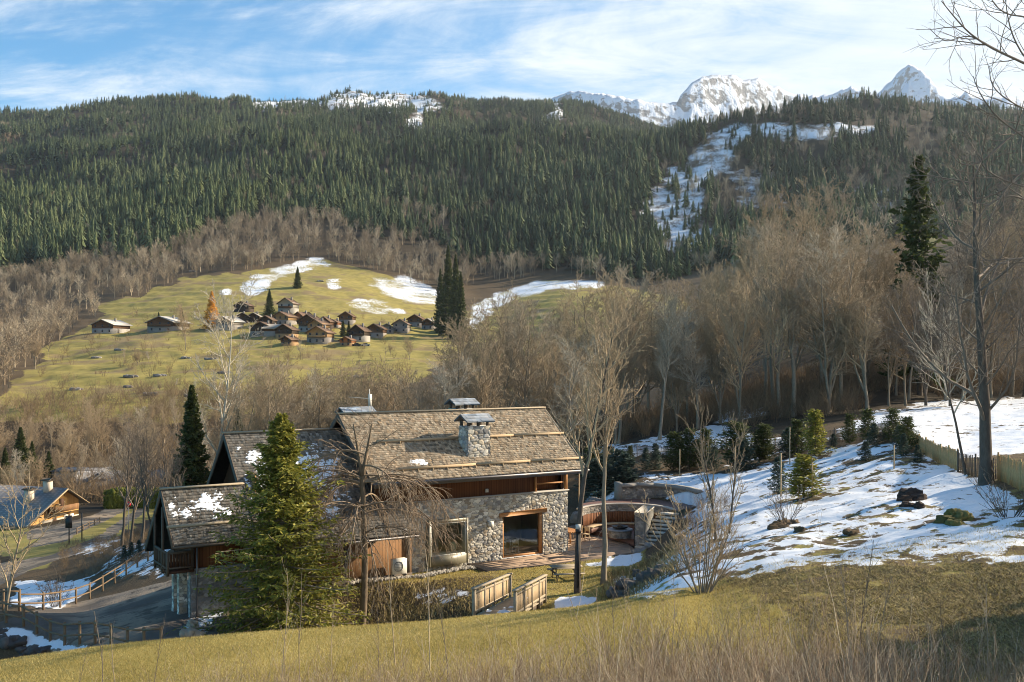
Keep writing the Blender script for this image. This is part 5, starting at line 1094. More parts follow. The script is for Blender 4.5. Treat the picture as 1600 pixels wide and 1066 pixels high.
# weeping bare tree
M_bark_m = mat('bark_brown', f_bark((.06, .045, .03), (.24, .18, .12)), .9); M_twig_m = mat('twigs_brown', f_twig((.23, .17, .115), (.27, .2, .135)), .85)
def weeping(seed):
    rng = np.random.default_rng(seed); tr, cr_ = MB(), MB(); K = 12
    P = np.zeros((1, K, 3)); t = np.linspace(0, 1, K); P[0, :, 2] = -.4 + t * 8.2; P[0, :, 0] = .12 * np.sin(t * 4) + .15 * t; R = (.20 * (1 - .42 * t))[None]; R[0, 0] = .27; tr.tubes(P, R, 9)
    top = P[0, -1]
    ups = np.array([[top + A(dx * s_, dy * s_, 2.6 * s_) for s_ in np.linspace(0, 1, 6)] for dx, dy in ((-.45, .1), (.5, -.1))]); UR = np.linspace(.10, .035, 6)[None] * np.ones((2, 1)); tr.tubes(ups, UR, 7, cap=True); q0, r0_ = children(rng, ups, UR, 8, .25, 1, .9, .7, 6, .12, .0, .014, .010, .2); cr_.tubes(q0, r0_, 4); q0, r0_ = children(rng, q0, r0_, 6, .15, 1, .7, .45, 4, .12, -.05, .012, .007, .2); cr_.tubes(q0, r0_, 3)
    n = 26; a = np.arange(n) * 2.4 + rng.normal(0, .3, n); a[:8] = [0, 3.1, .3, 2.8, -.3, 3.4, .1, 3.0]; h = rng.uniform(.62, 1.0, n); Q = np.zeros((n, 9, 3)); Q[:, 0, 2] = -.4 + h * 8.2 + (rng.random(n) < .5) * (h > .8) * rng.uniform(0, 1.6, n); Q[:, 0, 0] = .15
    L = rng.uniform(3.2, 6.0, n); e = rng.uniform(.25, .75, n)
    for j in range(1, 9): e = e - rng.uniform(.10, .26, n) - .02; Q[:, j] = Q[:, j - 1] + np.stack([np.cos(a) * np.cos(e), np.sin(a) * np.cos(e), np.sin(e)], -1) * (L / 8)[:, None]; a = a + rng.normal(0, .08, n)
    R = np.linspace(.05, .016, 9)[None] * np.ones((n, 1)); cr_.tubes(Q, R, 5)
    Q2, R2 = children(rng, Q, R, 10, .12, .98, .8, .42, 7, .07, -.16, .02, .012, .35); cr_.tubes(Q2, R2, 4)
    Q3, R3 = children(rng, Q2, R2, 6, .1, .95, .7, .55, 5, .07, -.22, .012, .0075, .35); cr_.tubes(Q3, R3, 3)
    Q4, R4 = children(rng, Q3, R3, 2, .2, .9, .5, .5, 4, .07, -.12, .012, .006, .35); cr_.tubes(Q4, R4, 3)
    return tr, cr_
put('bare_tree', weeping(4), (M_bark_m, M_twig_m), 564, 51.0, 'old bare tree with drooping twigs and two cut upright limbs in front of the chalet', 'bare tree')
o = put('bare_tree', bare(31, 13.2, .17, base=.42, n=(13, 7, 5, 3), ang=(.55, .6, .6, .55), ratio=(.30, .5, .5, .5), trop=(.16, .08, .05, .03), twig=.010), (M_bark_dark, M_twig), 903, 51.0, 'tall slim bare tree on the lawn with a dark cable strip down its trunk', 'bare tree')
mb = MB(); mb.box(-.08, .05, -.27, -.19, .3, 3.0); mb.box(-.14, .13, -.30, -.18, 3.0, 3.2); mb.build('cable_duct', M_dark, o); mb = MB(); mb.box(-.13, .12, -.30, -.18, 3.2, 3.42); mb.build('lamp_head', M_white, o)
put('bare_tree', bare(33, 12.6, .15, base=.42, n=(13, 7, 5, 3), ang=(.55, .6, .6, .55), ratio=(.30, .5, .5, .5), trop=(.15, .08, .05, .03), twig=.010), (M_bark, M_twig), 943, 51.6, 'slim bare tree right of the one with the cable strip', 'bare tree')
def multi(seed, H, n, spread=.5, twig=.006, kids=(7, 5, 3)):
    rng = np.random.default_rng(seed); st_, tw = MB(), MB(); P = np.zeros((n, 8, 3)); a = rng.random(n) * 6.28; P[:, 0, :2] = np.stack([np.cos(a), np.sin(a)], -1) * rng.random((n, 1)) * .22; P[:, 0, 2] = -.2
    d = np.stack([np.cos(a) * spread, np.sin(a) * spread, np.ones(n)], -1) + rng.normal(0, .12, (n, 3)); L = H * rng.uniform(.6, 1.08, n)
    for j in range(1, 8): d = d + rng.normal(0, .07, d.shape); d[:, 2] += .03; d /= np.linalg.norm(d, axis=1, keepdims=True); P[:, j] = P[:, j - 1] + d * (L / 7)[:, None]
    R = np.linspace(.028, .008, 8)[None] * np.ones((n, 1)) * (H / 3.4); st_.tubes(P, R, 5); Q, RR = P, R
    for l, k in enumerate(kids): Q, RR = children(rng, Q, RR, k, .2, .97, .5, (.42, .5, .5)[l], 4, .08, .08, .012, twig * (1.4, 1, 1)[l]); tw.tubes(Q, RR, 3)
    return st_, tw
put('shrub', multi(5, 3.5, 18, .36), (M_bark, M_twig), 1098, 33.7, 'leafless many stemmed shrub on the crest of the sunny grass bank', 'shrub', names=('stem', 'twigs'))
put('shrub', multi(6, 1.8, 12, .4, .006, (6, 4)), (M_bark_dark, M_twig_d), 1228, 45.8, 'small leafless bush growing from a brown tussock in the snow', 'shrub', names=('stem', 'twigs'))
put('shrub', multi(7, 2.0, 14, .7, .006, (6, 4)), (M_bark_dark, M_twig_d), 1575, 37.5, 'low crooked dark shrub at the lower right edge of the snow', 'shrub', names=('stem', 'twigs'))
put('shrub', multi(8, 2.6, 16, .6, .007, (6, 4)), (M_bark_dark, M_twig_d), 85, 66.0, 'leafless bush at the snow patch beyond the driveway fence', 'shrub', names=('stem', 'twigs'))
put('sapling', bare(41, 5.6, .07, base=.25, n=(12, 6, 4), ang=(.45, .5, .5), ratio=(.35, .45, .5), trop=(.12, .08, .05), twig=.007), (M_bark_dark, M_twig), 1119, 46.5, 'thin bare sapling behind the many stemmed shrub', 'young tree')
put('sapling', bare(42, 4.8, .06, base=.3, n=(11, 6, 4), ang=(.45, .5, .5), ratio=(.35, .45, .5), trop=(.12, .08, .05), twig=.007, lean=(.12, 0)), (M_bark_dark, M_twig), 1137, 47.5, 'thin bare sapling leaning right behind the many stemmed shrub', 'young tree')
put('bare_tree', bare(51, 14.6, .32, base=.2, n=(22, 10, 7, 4), ang=(1.0, .75, .65, .6), ratio=(.40, .5, .5, .5), trop=(.07, .03, .02, .02), twig=.007, lim=.62, twob=.03), (M_bark_dark, M_twig_d), 1541, 46.8, 'big thick trunked dark bare tree standing at the garden fence', 'bare tree')
put('bare_tree', bare(52, 7.6, .085, base=.4, n=(13, 8, 5), ang=(.65, .6, .55), ratio=(.5, .5, .5), trop=(.10, .05, .03), twig=.009, lean=(-.18, 0)), (M_bark_dark, M_twig_p), 1512, 50.5, 'slim leaning young tree just left of the thick trunk at the fence', 'bare tree')
put('birch_tree', bare(53, 19.5, .20, base=.35, n=(15, 8, 6, 4), ang=(.6, .65, .6, .55), ratio=(.34, .5, .5, .5), trop=(.12, .05, .03, .02), twig=.014), (M_birch, M_twig_p), 341, 92, 'pale barked tall birch behind the low left roof', 'birch')
put('bare_tree', bare(54, 6.4, .10, base=.2, n=(12, 7, 5), ang=(.7, .6, .55), ratio=(.5, .5, .5), trop=(.08, .05, .03), twig=.010, lean=(.15, 0)), (M_bark, M_twig), 8, 57, 'crooked small bare tree at the left edge beside the driveway fence', 'bare tree')
CONA = conifer(60, 15, 3.0, base=.05, nb=210, lw=.16, ll=.75, dens=.9)
cmA = meshes(CONA, ('trunk', 'crown'), (M_bark_dark, M_needle_d), (True, False))
def con_at(px, Y, top, label, group=None, w=1.0, nm='spruce_tree', ms=None, cat='spruce'):
    g0 = gxy(px, Y); Ht = (HY - top) / F * Y - g0[2]; tree(nm, ms or cmA, g0, label, cat, group, px % 6.28, (Ht / 15 * w, Ht / 15 * w, Ht / 15))
con_at(300, 88, 603, 'dark spruce standing behind the low left roof next to the pale birch', w=.9); con_at(372, 92, 640, 'small spruce peeping over the tall shingle ridge at its left end', w=.8)
con_at(32, 205, 668, 'dark spruce behind the left chalet, leftmost of the pair', w=1.1); con_at(76, 200, 705, 'small dark spruce behind the left chalet chimney', w=1.1); con_at(50, 212, 690, 'half hidden spruce between two others behind the left chalet'); con_at(8, 200, 700, 'spruce at the left edge behind the left chalet')
CONB = meshes(conifer(61, 15, 2.2, base=.12, nb=150, lw=.15, ll=.6, dens=.8, irr=.4, droop=-.5, pw=.7), ('trunk', 'crown'), (M_bark_dark, M_needle_d), (True, False))
con_at(1437, 128, 246, 'tall ragged spruce rising above the bare wood on the right', ms=CONB, w=.92)
for k, (px, Y, top, l) in enumerate([(465, 700, 417, 'lone dark conifer on the far meadow below the snow track'), (700, 560, 384, 'tall conifer right of the far meadow, tallest of its clump'), (712, 545, 398, 'tall conifer right of the far meadow, broad and lower'), (688, 575, 420, 'slim conifer at the left of the clump right of the far meadow'), (720, 530, 425, 'dark conifer at the right of the clump right of the far meadow'), (421, 590, 452, 'narrow conifer standing above the white house of the village'), (536, 520, 500, 'dark conifer between the village chalets'), (545, 515, 503, 'green conifer between the village chalets, right of the dark one'), (248, 545, 488, 'little conifer behind the broad brown chalet'), (284, 545, 482, 'little conifer right of the broad brown chalet')]):
    con_at(px, Y, top, l, w=.60 if Y < 580 and px > 600 else 1.1)
LAR = meshes(conifer(62, 15, 3.4, base=.05, nb=190, lw=.2, ll=.7, dens=.9), ('trunk', 'crown'), (M_bark, M_needle_y), (True, False)); con_at(331, 540, 455, 'golden yellow larch left of the village', w=1.1, nm='larch_tree', ms=LAR, cat='larch')
MEAD = [(290, 450, 478), (160, 480, 545), (195, 400, 545), (215, 398, 540), (232, 402, 548), (55, 400, 520), (150, 370, 585), (335, 530, 480), (355, 528, 486), (372, 430, 560), (470, 430, 530), (610, 450, 535), (640, 420, 528), (400, 600, 470), (452, 640, 468), (250, 340, 595), (275, 345, 590)]
place_grove('small leafless tree standing on the far meadow', 'leafless trees on the far meadow', MEAD, GROVE)
r = np.random.default_rng(29); pxs = np.concatenate([r.uniform(200, 640, 330), r.uniform(60, 240, 80)]); q = []
for x in pxs: Yq = 335 + 285 * r.random() ** 2.2; q.append((x, Yq))
q = np.array(q); X = (q[:, 0] - CX) / F * q[:, 1]; zz = height(X, q[:, 1]); scatter_mesh('meadow_scrub', M_scrub, SCR, np.stack([X, q[:, 1], zz], -1), r.uniform(1.0, 2.6, len(q)), 'brown scrub dotted over the far meadow')
DW = []
for k, (px, py, w_) in enumerate([(150, 560, 10), (120, 610, 12), (185, 548, 9), (205, 590, 16), (250, 588, 14), (235, 618, 18), (300, 620, 14), (330, 562, 20), (290, 560, 10), (350, 584, 12), (560, 590, 12), (200, 606, 9), (500, 440, 9), (300, 425, 8)]):
    g0 = hit(px, py, 320); mb = MB(); rr = np.random.default_rng(k)
    for j in range(16): blob(mb, (rr.uniform(-1, 1) * w_ * g0[1] / F * .5, rr.normal(0, .5), .2), (rr.uniform(.5, 1.3), .6, rr.uniform(.3, .7)), j + k, 0, tuple(A(.26, .24, .22) * rr.uniform(.6, 1.2)), .2)
    ob_w = mb.build('dry_stone_wall', M_rock, None, False, loc=tuple(g0)); tag(ob_w, 'low tumbled dry stone wall on the far meadow', 'stone wall', 'tumbled stone walls on the far meadow'); DW.append(ob_w)

relabel(DW, 'low tumbled dry stone wall on the far meadow, {}')
# young pines and firs planted along the garden fence
YP = [meshes(conifer(70 + i, 3.0, .95 - .1 * i, base=.0, nb=(75, 70, 70, 90)[i], droop=(.45, .1, -.1, .3)[i], up=.25, lw=.035, ll=.20, dens=.8, irr=.38, pw=(.5, .7, .9, .35)[i], r0=.04), ('trunk', 'crown'), (M_bark_dark, (M_needle_d, M_needle_b, M_needle_b, M_needle)[i]), (True, False)) for i in range(4)]
NP = {0: 'upright dark young pine planted in front of the picket fence', 1: 'bushy bluish young pine in the planting along the picket fence', 2: 'little conical fir in the planting along the picket fence', 3: 'rounded dense young pine beside a stake in the snowy garden'}
PO = {0: [], 1: [], 2: [], 3: []}
for px, Y, top, i, w in PINES:
    g0 = gxy(px, Y); Ht = max(.9, (HY - top) / F * Y - g0[2]); PO[i].append(tree('young_pine', YP[i], g0, NP[i], 'young pine', 'young pines in the garden, ' + ('dark', 'bluish', 'conical', 'rounded')[i], px % 6.28, (Ht / 3 * w * 1.4, Ht / 3 * w * 1.4, Ht / 3 * 1.05)))
for i in range(4): relabel(PO[i], ('upright dark', 'bushy bluish', 'small conical', 'rounded dense')[i] + ' young pine in the snowy garden, {} of its shape')
for px, Y, top, l in ((194, 84, 858, 'small spruce on the bank above the driveway fence, leftmost of three'), (205, 84, 858, 'small spruce on the bank above the driveway fence, middle one of three'), (217, 83, 856, 'small spruce on the bank above the driveway fence, right one of three')):
    g0 = gxy(px, Y); Ht = (HY - top) / F * Y - g0[2]; s = max(.5, Ht / 3); tree('young_spruce', YP[2], g0, l, 'young spruce', None, px, (s * 1.1, s * 1.1, s))
STK = []
for k, (px, Y, top) in enumerate([(1062, 79, 702), (1149, 72, 697), (1220, 57, 708), (1269, 53.5, 716), (1397, 57, 696), (1234, 73, 668), (960, 84, 700), (905, 66, 690), (1075, 82, 705)]):
    g0 = gxy(px, Y); h = max(1.0, (HY - top) / F * Y - g0[2]); e = MB(); e.cyl((0, 0, -.3), (0, 0, h), .045, .04, 7); ob = e.build('tree_stake', M_log, None, loc=tuple(g0)); tag(ob, 'pale round wooden tree stake in the snowy garden', 'stake', 'tree stakes in the garden'); STK.append(ob)

relabel(STK, 'pale round wooden tree stake in the garden, {} of them')
# fences
M_fence_y = m_plain('fence_yellow', (.50, .33, .15), .4, 6, .8, .2, .3)  # sunlight on the lit runs is put into this yellow
def pol(pts, step):
    pts = np.array(pts, float); X = (pts[:, 0] - CX) / F * pts[:, 1]; p = np.stack([X, pts[:, 1]], -1); s = np.concatenate([[0], np.cumsum(np.linalg.norm(np.diff(p, axis=0), axis=1))])
    t = np.arange(0, s[-1], step); return np.stack([np.interp(t, s, p[:, 0]), np.interp(t, s, p[:, 1])], -1)
def picket(pts, label, gap=.12, M=M_log, h=1.0):
    e = empty('picket_fence', (0, 0, 0)); tag(e, label, 'picket fence'); rr = np.random.default_rng(len(pts)); P = pol(pts, gap); mb = MB()
    Z = height(P[:, 0], P[:, 1]); T = np.gradient(P, axis=0); T /= np.linalg.norm(T, axis=1, keepdims=True)
    for p, z, t in zip(P, Z, T): hh = h * rr.uniform(.93, 1.05); mb.obox((p[0], p[1], z + hh / 2), A(t[0], t[1], rr.normal(0, .04)) * .026, A(-t[1], t[0], 0) * .009, A(rr.normal(0, .02), 0, 1) * hh / 2)
    mb.build('pickets', M, e)
    mb = MB()
    for wz in (.3, .9): mb.tubes(np.stack([P[:, 0], P[:, 1], Z + wz], -1)[None], np.full((1, len(P)), .012), 3)
    mb.build('wire', M_metal, e)
    k = max(1, int(2.4 / gap))
    for p, z in zip(P[::k], Z[::k]): mb = MB(); mb.cyl((0, 0, -.3), (0, 0, h * 1.12), .05, .045, 7); ob = mb.build('post', M, e); ob.location = (p[0], p[1], z)
picket([(900, 100), (1000, 95), (1100, 90), (1200, 86), (1300, 79), (1405, 71)], 'long brown picket fence along the far side of the snowy garden', M=M_timber_d)  # backlit run: its shade put in by using darker timber
picket([(1405, 70.5), (1430, 65), (1460, 58.5), (1497, 51.8)], 'sunlit yellow close boarded picket fence running towards the thick trunk', gap=.07, M=M_fence_y)
picket([(1497, 51.6), (1520, 49.5), (1560, 47.5)], 'thin reddish picket fence section behind the thick trunk', gap=.13, M=M_timber_d, h=1.0)
picket([(1560, 47.2), (1600, 42), (1700, 35)], 'weathered picket fence section at the right edge of the picture', gap=.07, h=1.15, M=M_fence_y)
def railfence(pts, step, label, h=1.1, zoff=0.0, r_=.06):
    e = empty('rail_fence', (0, 0, 0)); tag(e, label, 'rail fence'); P = pol(pts, step); Z = height(P[:, 0], P[:, 1]) + zoff
    for p, z in zip(P, Z): mb = MB(); mb.cyl((0, 0, -.6), (0, 0, h), r_ * 1.25, r_ * 1.2, 8); ob = mb.build('post', M_timber_f, e); ob.location = (p[0], p[1], z)
    for k in range(len(P) - 1):
        for hz in (h - .1, h * .42): mb = MB(); mb.cyl((P[k, 0], P[k, 1] - .09, Z[k] + hz), (P[k + 1, 0], P[k + 1, 1] - .09, Z[k + 1] + hz), r_ * .8, r_ * .8, 7); mb.build('rail', M_timber_f, e)
M_timber_f = m_plain('fence_wood', (.19, .13, .08), .35, 5, .8, .2, .3)
railfence([(-40, 54.5), (3, 52.2), (32, 51.8), (76, 50.2), (134, 48.4), (204, 46.4), (262, 44.8)], 1.25, 'round post and rail fence along the near edge of the driveway')
railfence([(30, 61), (62, 62.5), (120, 67), (180, 73), (240, 80)], 2.0, 'brown rail fence along the far edge of the driveway')
railfence([(-30, 62), (8, 58.5), (34, 59)], 1.1, 'short piece of rail fence joining the two driveway fences at the left', h=1.25)
railfence([(120, 128), (160, 150)], 5, 'low pale guard rail beside the road in front of the left chalet', h=.8)
# ------------------------------------------------------------------ the left chalet
def m_tile(name, c1, c2, sx=.35):
    def f(g):
        s = g.new('ShaderNodeSeparateXYZ'); g.nt.links.new(g.coord(), s.inputs[0]); a = g.math('FRACT', g.math('DIVIDE', s.outputs[1], sx)); b = g.math('FRACT', g.math('DIVIDE', s.outputs[0], .4)); n = g.noise(.7, 5)
        k = g.math('MULTIPLY', g.math('LESS_THAN', a, .5), g.math('LESS_THAN', b, .5)); g.out(g.mix(n, g.mix(k, c1, c2), tuple(x * .8 for x in c1))); g.bump(g.math('ADD', a, b), .4, .05)
    return mat(name, f, .6, .4)
M_tile = m_tile('grey_roof_tiles', (.17, .165, .17), (.34, .33, .32), .9)
M_pine = m_wood('boards_pine', (.50, .27, .085), (.70, .42, .16), board=.18, axis='x'); M_render = m_plain('rendered_wall', (.50, .44, .36), .15, 2, .9, .2, .1)
lc = empty('farmhouse', (-71, 150, -25.0), math.radians(71.4)); tag(lc, 'pine clad farmhouse with grey tiled roof and balcony at the left edge', 'chalet')
mb = MB(); mb.prism([(0, -2), (0, 1.25), (7.3, 5.2), (10.4, 3.35), (10.4, -2)], 'y', 0, .3); mb.build('timber_wall', M_pine, lc)
mb = MB(); mb.box(0, 10.4, .31, 16, -2, 1.2); mb.build('wall', M_render, lc)
mb = MB(); mb.box(2.9, 10.42, -.06, -.005, -2, 1.0); mb.build('stone_base', M_render, lc)
mb = MB(); mb.prism([(-.9, .86), (7.3, 5.45), (11.7, 2.75), (11.7, 2.5), (7.3, 5.15), (-.9, .6)], 'y', -.75, 19); rf = mb.build('roof', M_tile, lc)
mb = MB(); mb.beam((-.95, -.8, .72), (7.3, -.8, 5.32), .08, .3, (0, 1, 0)); mb.beam((7.3, -.8, 5.32), (11.75, -.8, 2.6), .085, .3, (0, 1, 0)); mb.build('barge_board', M_log, rf)
for k in range(3): mb = MB(); mb.box(2 + k * 3.6, 2.2 + k * 3.6, -.7, .1, 1.6 + k * 1.4 - (k == 2) * 1.9, 1.8 + k * 1.4 - (k == 2) * 1.9); mb.build('purlin', M_log, rf)
for x, y, z in ((6.6, 2.4, 4.6), (4.3, 3.8, 3.4)):
    mb = MB(); mb.box(x - .5, x + .5, y - .5, y + .5, z, z + 2.0); c_ = mb.build('chimney', M_render, rf); mb = MB(); mb.prism([(x - .8, z + 2.0), (x, z + 2.35), (x + .8, z + 2.0), (x, z + 2.2)], 'y', y - .8, y + .8); mb.box(x - .75, x + .75, y - .75, y + .75, z + 1.95, z + 2.05); mb.build('chimney_cap', M_timber_d, c_)
mb = MB(); mb.box(4.2, 9.2, -1.1, 0, 1.9, 2.05); b_ = mb.build('balcony', M_pine, lc); mb = MB(); mb.box(4.2, 9.2, -1.15, -1.08, 2.05, 2.95); mb.box(4.15, 4.22, -1.1, 0, 2.05, 2.95); mb.build('railing', M_wood_or, b_)
for nm_, x0, x1, z0, z1 in (('window', 4.6, 5.2, 3.2, 3.7), ('balcony_door', 6.4, 7.2, 2.1, 3.9), ('window', 2.3, 3.1, 1.9, 2.7), ('door', .2, 2.6, -2, .7), ('door', 5.0, 5.7, -1.2, 1.2), ('window', 7.3, 8.1, .2, 1.3), ('window', 8.5, 9.3, .2, 1.3), ('shutter', 4.0, 4.6, 1.2, 2.5)):
    mb = MB(); mb.box(x0, x1, -.09, -.02, z0, z1); mb.build(nm_, M_wood_or if nm_ == 'door' and x0 < 1 else M_wood_dark if nm_ != 'window' or x0 < 7 else M_white, lc)
h2 = empty('outbuilding', (*W(160, 800, 190)[:2], -27.5), math.radians(10)); tag(h2, 'low building with a wide slate blue roof behind the hedge', 'building'); mb = MB(); mb.box(-4, 10, 0, 8, 0, 3.4); mb.build('wall', M_render, h2); mb = MB(); mb.prism([(-1, 2.8), (4, 6.6), (9, 2.8), (4, 6.3)], 'x', -5.5, 11); mb.prism([(-5, 3.0), (-4.9, 3.2), (-.5, 6.7), (-.4, 6.4)], 'y', -1, 8); mb.build('roof', M_tile, h2)
h3 = empty('outbuilding', (*W(118, 810, 200)[:2], -27), math.radians(5)); tag(h3, 'pale sunlit wall of an outbuilding between the left chalet and the blue roof', 'building'); mb = MB(); mb.box(-4.5, 5, 0, 6, 0, 5.2); mb.build('wall', M_render, h3); mb = MB(); mb.box(-4.8, 5.3, -.3, 6.3, 5.2, 5.5); mb.build('roof', M_tile, h3)
mb = MB(); rr = np.random.default_rng(40)
for k in range(24): blob(mb, (-4 + k * .38, rr.normal(0, .5), 1.4 + .3 * math.sin(k / 4)), (1.0, 1.1, 1.5 + rr.uniform(-.2, .3)), k, 1, None, .35, 3)
n_l = 9000; a = rr.uniform(-5, 5.6, n_l); b = rr.normal(0, 1, n_l) * .9; zz = rr.uniform(.1, 3.2, n_l); c0 = np.stack([a, b, zz], -1); d = rr.normal(0, .16, (n_l, 3)); e2 = rr.normal(0, .16, (n_l, 3))
mb.add(np.stack([c0, c0 + d, c0 + e2], 1).reshape(-1, 3), None, np.arange(n_l * 3).reshape(-1, 3)); g1 = hit(168, 806, 150); tag(mb.build('hedge', m_plain('hedge_green', (.13, .14, .025), .5, 3, .9, .1, .6, .1), None, loc=(g1[0], 172, float(height(g1[0] * 172 / g1[1], 172)) - .2), rz=.3), 'yellow green clipped hedge in front of the slate blue roof', 'hedge')
for px, Y, hh, l in ((108, 116, 3.4, 'dark notice board on a post beside the road'), (128, 118, 3.2, 'plain dark post right of the notice board')):
    g1 = gxy(px, Y); sg = empty('sign_post', tuple(g1)); tag(sg, l, 'sign' if px == 108 else 'post'); mb = MB(); mb.cyl((0, 0, -.3), (0, 0, hh), .07, .07, 7); mb.build('post', M_dark, sg)
    if px == 108: mb = MB(); mb.box(-.38, .38, -.12, -.06, 1.9, 3.3); mb.build('board', M_dark, sg)
g1 = gxy(201, 106); sg = empty('road_sign', tuple(g1)); tag(sg, 'round red sign with a white mark among the slim bare trees', 'sign'); z1 = (HY - 788) / F * 106 - g1[2]
mb = MB(); mb.cyl((0, 0, -.3), (0, 0, z1), .04, .04, 6); mb.build('post', M_metal, sg); mb = MB(); mb.cyl((0, -.04, z1), (0, -.09, z1), .27, .27, 20); d_ = mb.build('disc', M_redred, sg)
mb = MB(); mb.beam((0, -.1, z1 - .12), (0, -.1, z1 + .02), .05, .02, (0, 1, 0)); mb.beam((0, -.1, z1), (-.09, -.1, z1 + .14), .04, .02, (0, 1, 0)); mb.beam((0, -.1, z1), (.09, -.1, z1 + .14), .04, .021, (0, 1, 0)); mb.beam((-.08, -.1, z1 - .02), (.08, -.1, z1 - .02), .02, .022, (0, 1, 0)); mb.build('white_mark', M_white, d_)

# ------------------------------------------------------------------ the village
M_vbrown = m_plain('village_timber', (.115, .062, .034), .4, 1.2, .85, .2, 0); M_vred = m_plain('village_timber_red', (.30, .12, .05), .3, 1.2, .85, .2, 0); M_vtan = m_plain('village_timber_tan', (.30, .19, .095), .3, 1.2, .85, .2, 0)
M_vdark = m_plain('village_timber_dark', (.05, .035, .026), .4, 1.2, .85, .2, 0); M_vwhite = m_plain('village_plaster_white', (.30, .28, .25), .1, 1, .9, .1, 0); M_vgrey = m_plain('village_plaster_grey', (.24, .215, .19), .2, 1, .9, .1, 0)
M_rbrown = m_plain('village_roof_brown', (.13, .085, .06), .3, 1.2, .9, .2, 0); M_rgrey = m_plain('village_roof_grey', (.44, .42, .39), .2, 1.2, .8, .3, 0); M_vwin = m_plain('village_window', (.03, .035, .045), .1, 1, .2, .6, 0)
# px, base row, width px, height m, lower wall, upper wall, roof, turn deg, label, ridge across view?
VH = [(160, 521, 40, 8, M_vwhite, M_vbrown, M_rgrey, 14, 'white based brown chalet at the left end of the hamlet', 0), (250, 519, 46, 9, M_vgrey, M_vbrown, M_rgrey, 12, 'broad dark brown chalet with long grey roof left of the larch', 0), (349, 516, 30, 8, M_vwhite, M_vgrey, M_rgrey, 20, 'pale house half hidden by leafless trees right of the larch', 0),
      (377, 488, 24, 7, M_vdark, M_vdark, M_rbrown, 5, 'dark barn uppermost at the left of the village', 0), (378, 506, 22, 7, M_vdark, M_vdark, M_rgrey, -20, 'dark barn with a bright pale roof slope', 0), (396, 504, 17, 6, M_vdark, M_vdark, M_vwhite, 90, 'small barn with a white sheet roof', 1), (446, 490, 25, 10, M_vwhite, M_vwhite, M_rbrown, 8, 'tall white house above the village', 0),
      (438, 508, 28, 8, M_vgrey, M_vtan, M_rbrown, 14, 'tan timber chalet just below the tall white house', 0), (415, 512, 22, 7, M_vdark, M_vdark, M_rbrown, 5, 'dark gabled chalet below the narrow conifer', 0), (407, 526, 34, 8, M_vgrey, M_vdark, M_rbrown, 4, 'wide dark chalet with grey base near the snowy roofs', 0), (441, 524, 26, 6, M_vgrey, M_vbrown, M_vwhite, 6, 'chalet with a snow covered roof in the village centre', 1), (443, 530, 28, 8, M_vtan, M_vdark, M_rbrown, 8, 'dark gabled chalet in front of the snow covered roof', 0),
      (467, 505, 20, 7, M_vred, M_vred, M_rbrown, 30, 'small orange red timber chalet', 0), (480, 519, 30, 10, M_vwhite, M_vbrown, M_rbrown, 10, 'big brown chalet with a broad dark gable in the village centre', 0), (492, 521, 26, 8, M_vwhite, M_vtan, M_rbrown, 16, 'chalet under construction with open timber frame', 0), (506, 516, 20, 8, M_vdark, M_vbrown, M_rbrown, 8, 'dark chalet right of the open timber frame', 0), (495, 537, 34, 9, M_vgrey, M_vtan, M_rbrown, 8, 'large tan fronted chalet lowest in the village', 0),
      (540, 507, 22, 8, M_vgrey, M_vbrown, M_rbrown, 4, 'lone brown chalet above the two dark conifers', 0), (557, 534, 26, 9, M_vwhite, M_vdark, M_rbrown, 12, 'white and dark chalet beside the parked cars', 0), (584, 528, 26, 8, M_vgrey, M_vbrown, M_rbrown, 10, 'brown chalet right of the parked cars', 0), (604, 521, 20, 6, M_vgrey, M_vgrey, M_rgrey, 80, 'low grey house between two chalets at the right of the village', 1), (625, 520, 24, 8, M_vgrey, M_vgrey, M_rbrown, 6, 'grey green chalet at the right of the village', 0), (648, 511, 24, 8, M_vgrey, M_vbrown, M_rbrown, 8, 'brown chalet behind the grey green one', 0), (668, 515, 20, 7, M_vgrey, M_vbrown, M_vwhite, 12, 'last chalet on the right with snow on its roof', 0),
      (521, 512, 14, 5, M_vgrey, M_vred, M_rbrown, 12, 'tiny red brown hut below the lone chalet', 0), (447, 540, 20, 5, M_vtan, M_vbrown, M_rbrown, 18, 'low shed in front of the dark gabled chalet', 0), (540, 541, 20, 5, M_vtan, M_vred, M_rbrown, 10, 'low red shed left of the parked cars', 0), (330, 497, 14, 4, M_vgrey, M_vbrown, M_rbrown, 6, 'small shed below the larch', 0), (700, 520, 22, 7, M_vgrey, M_vbrown, M_rgrey, 6, 'chalet half hidden by bare twigs right of the village', 0), (720, 512, 18, 7, M_vwhite, M_vbrown, M_rgrey, 10, 'white walled chalet half hidden by twigs furthest right', 0)]
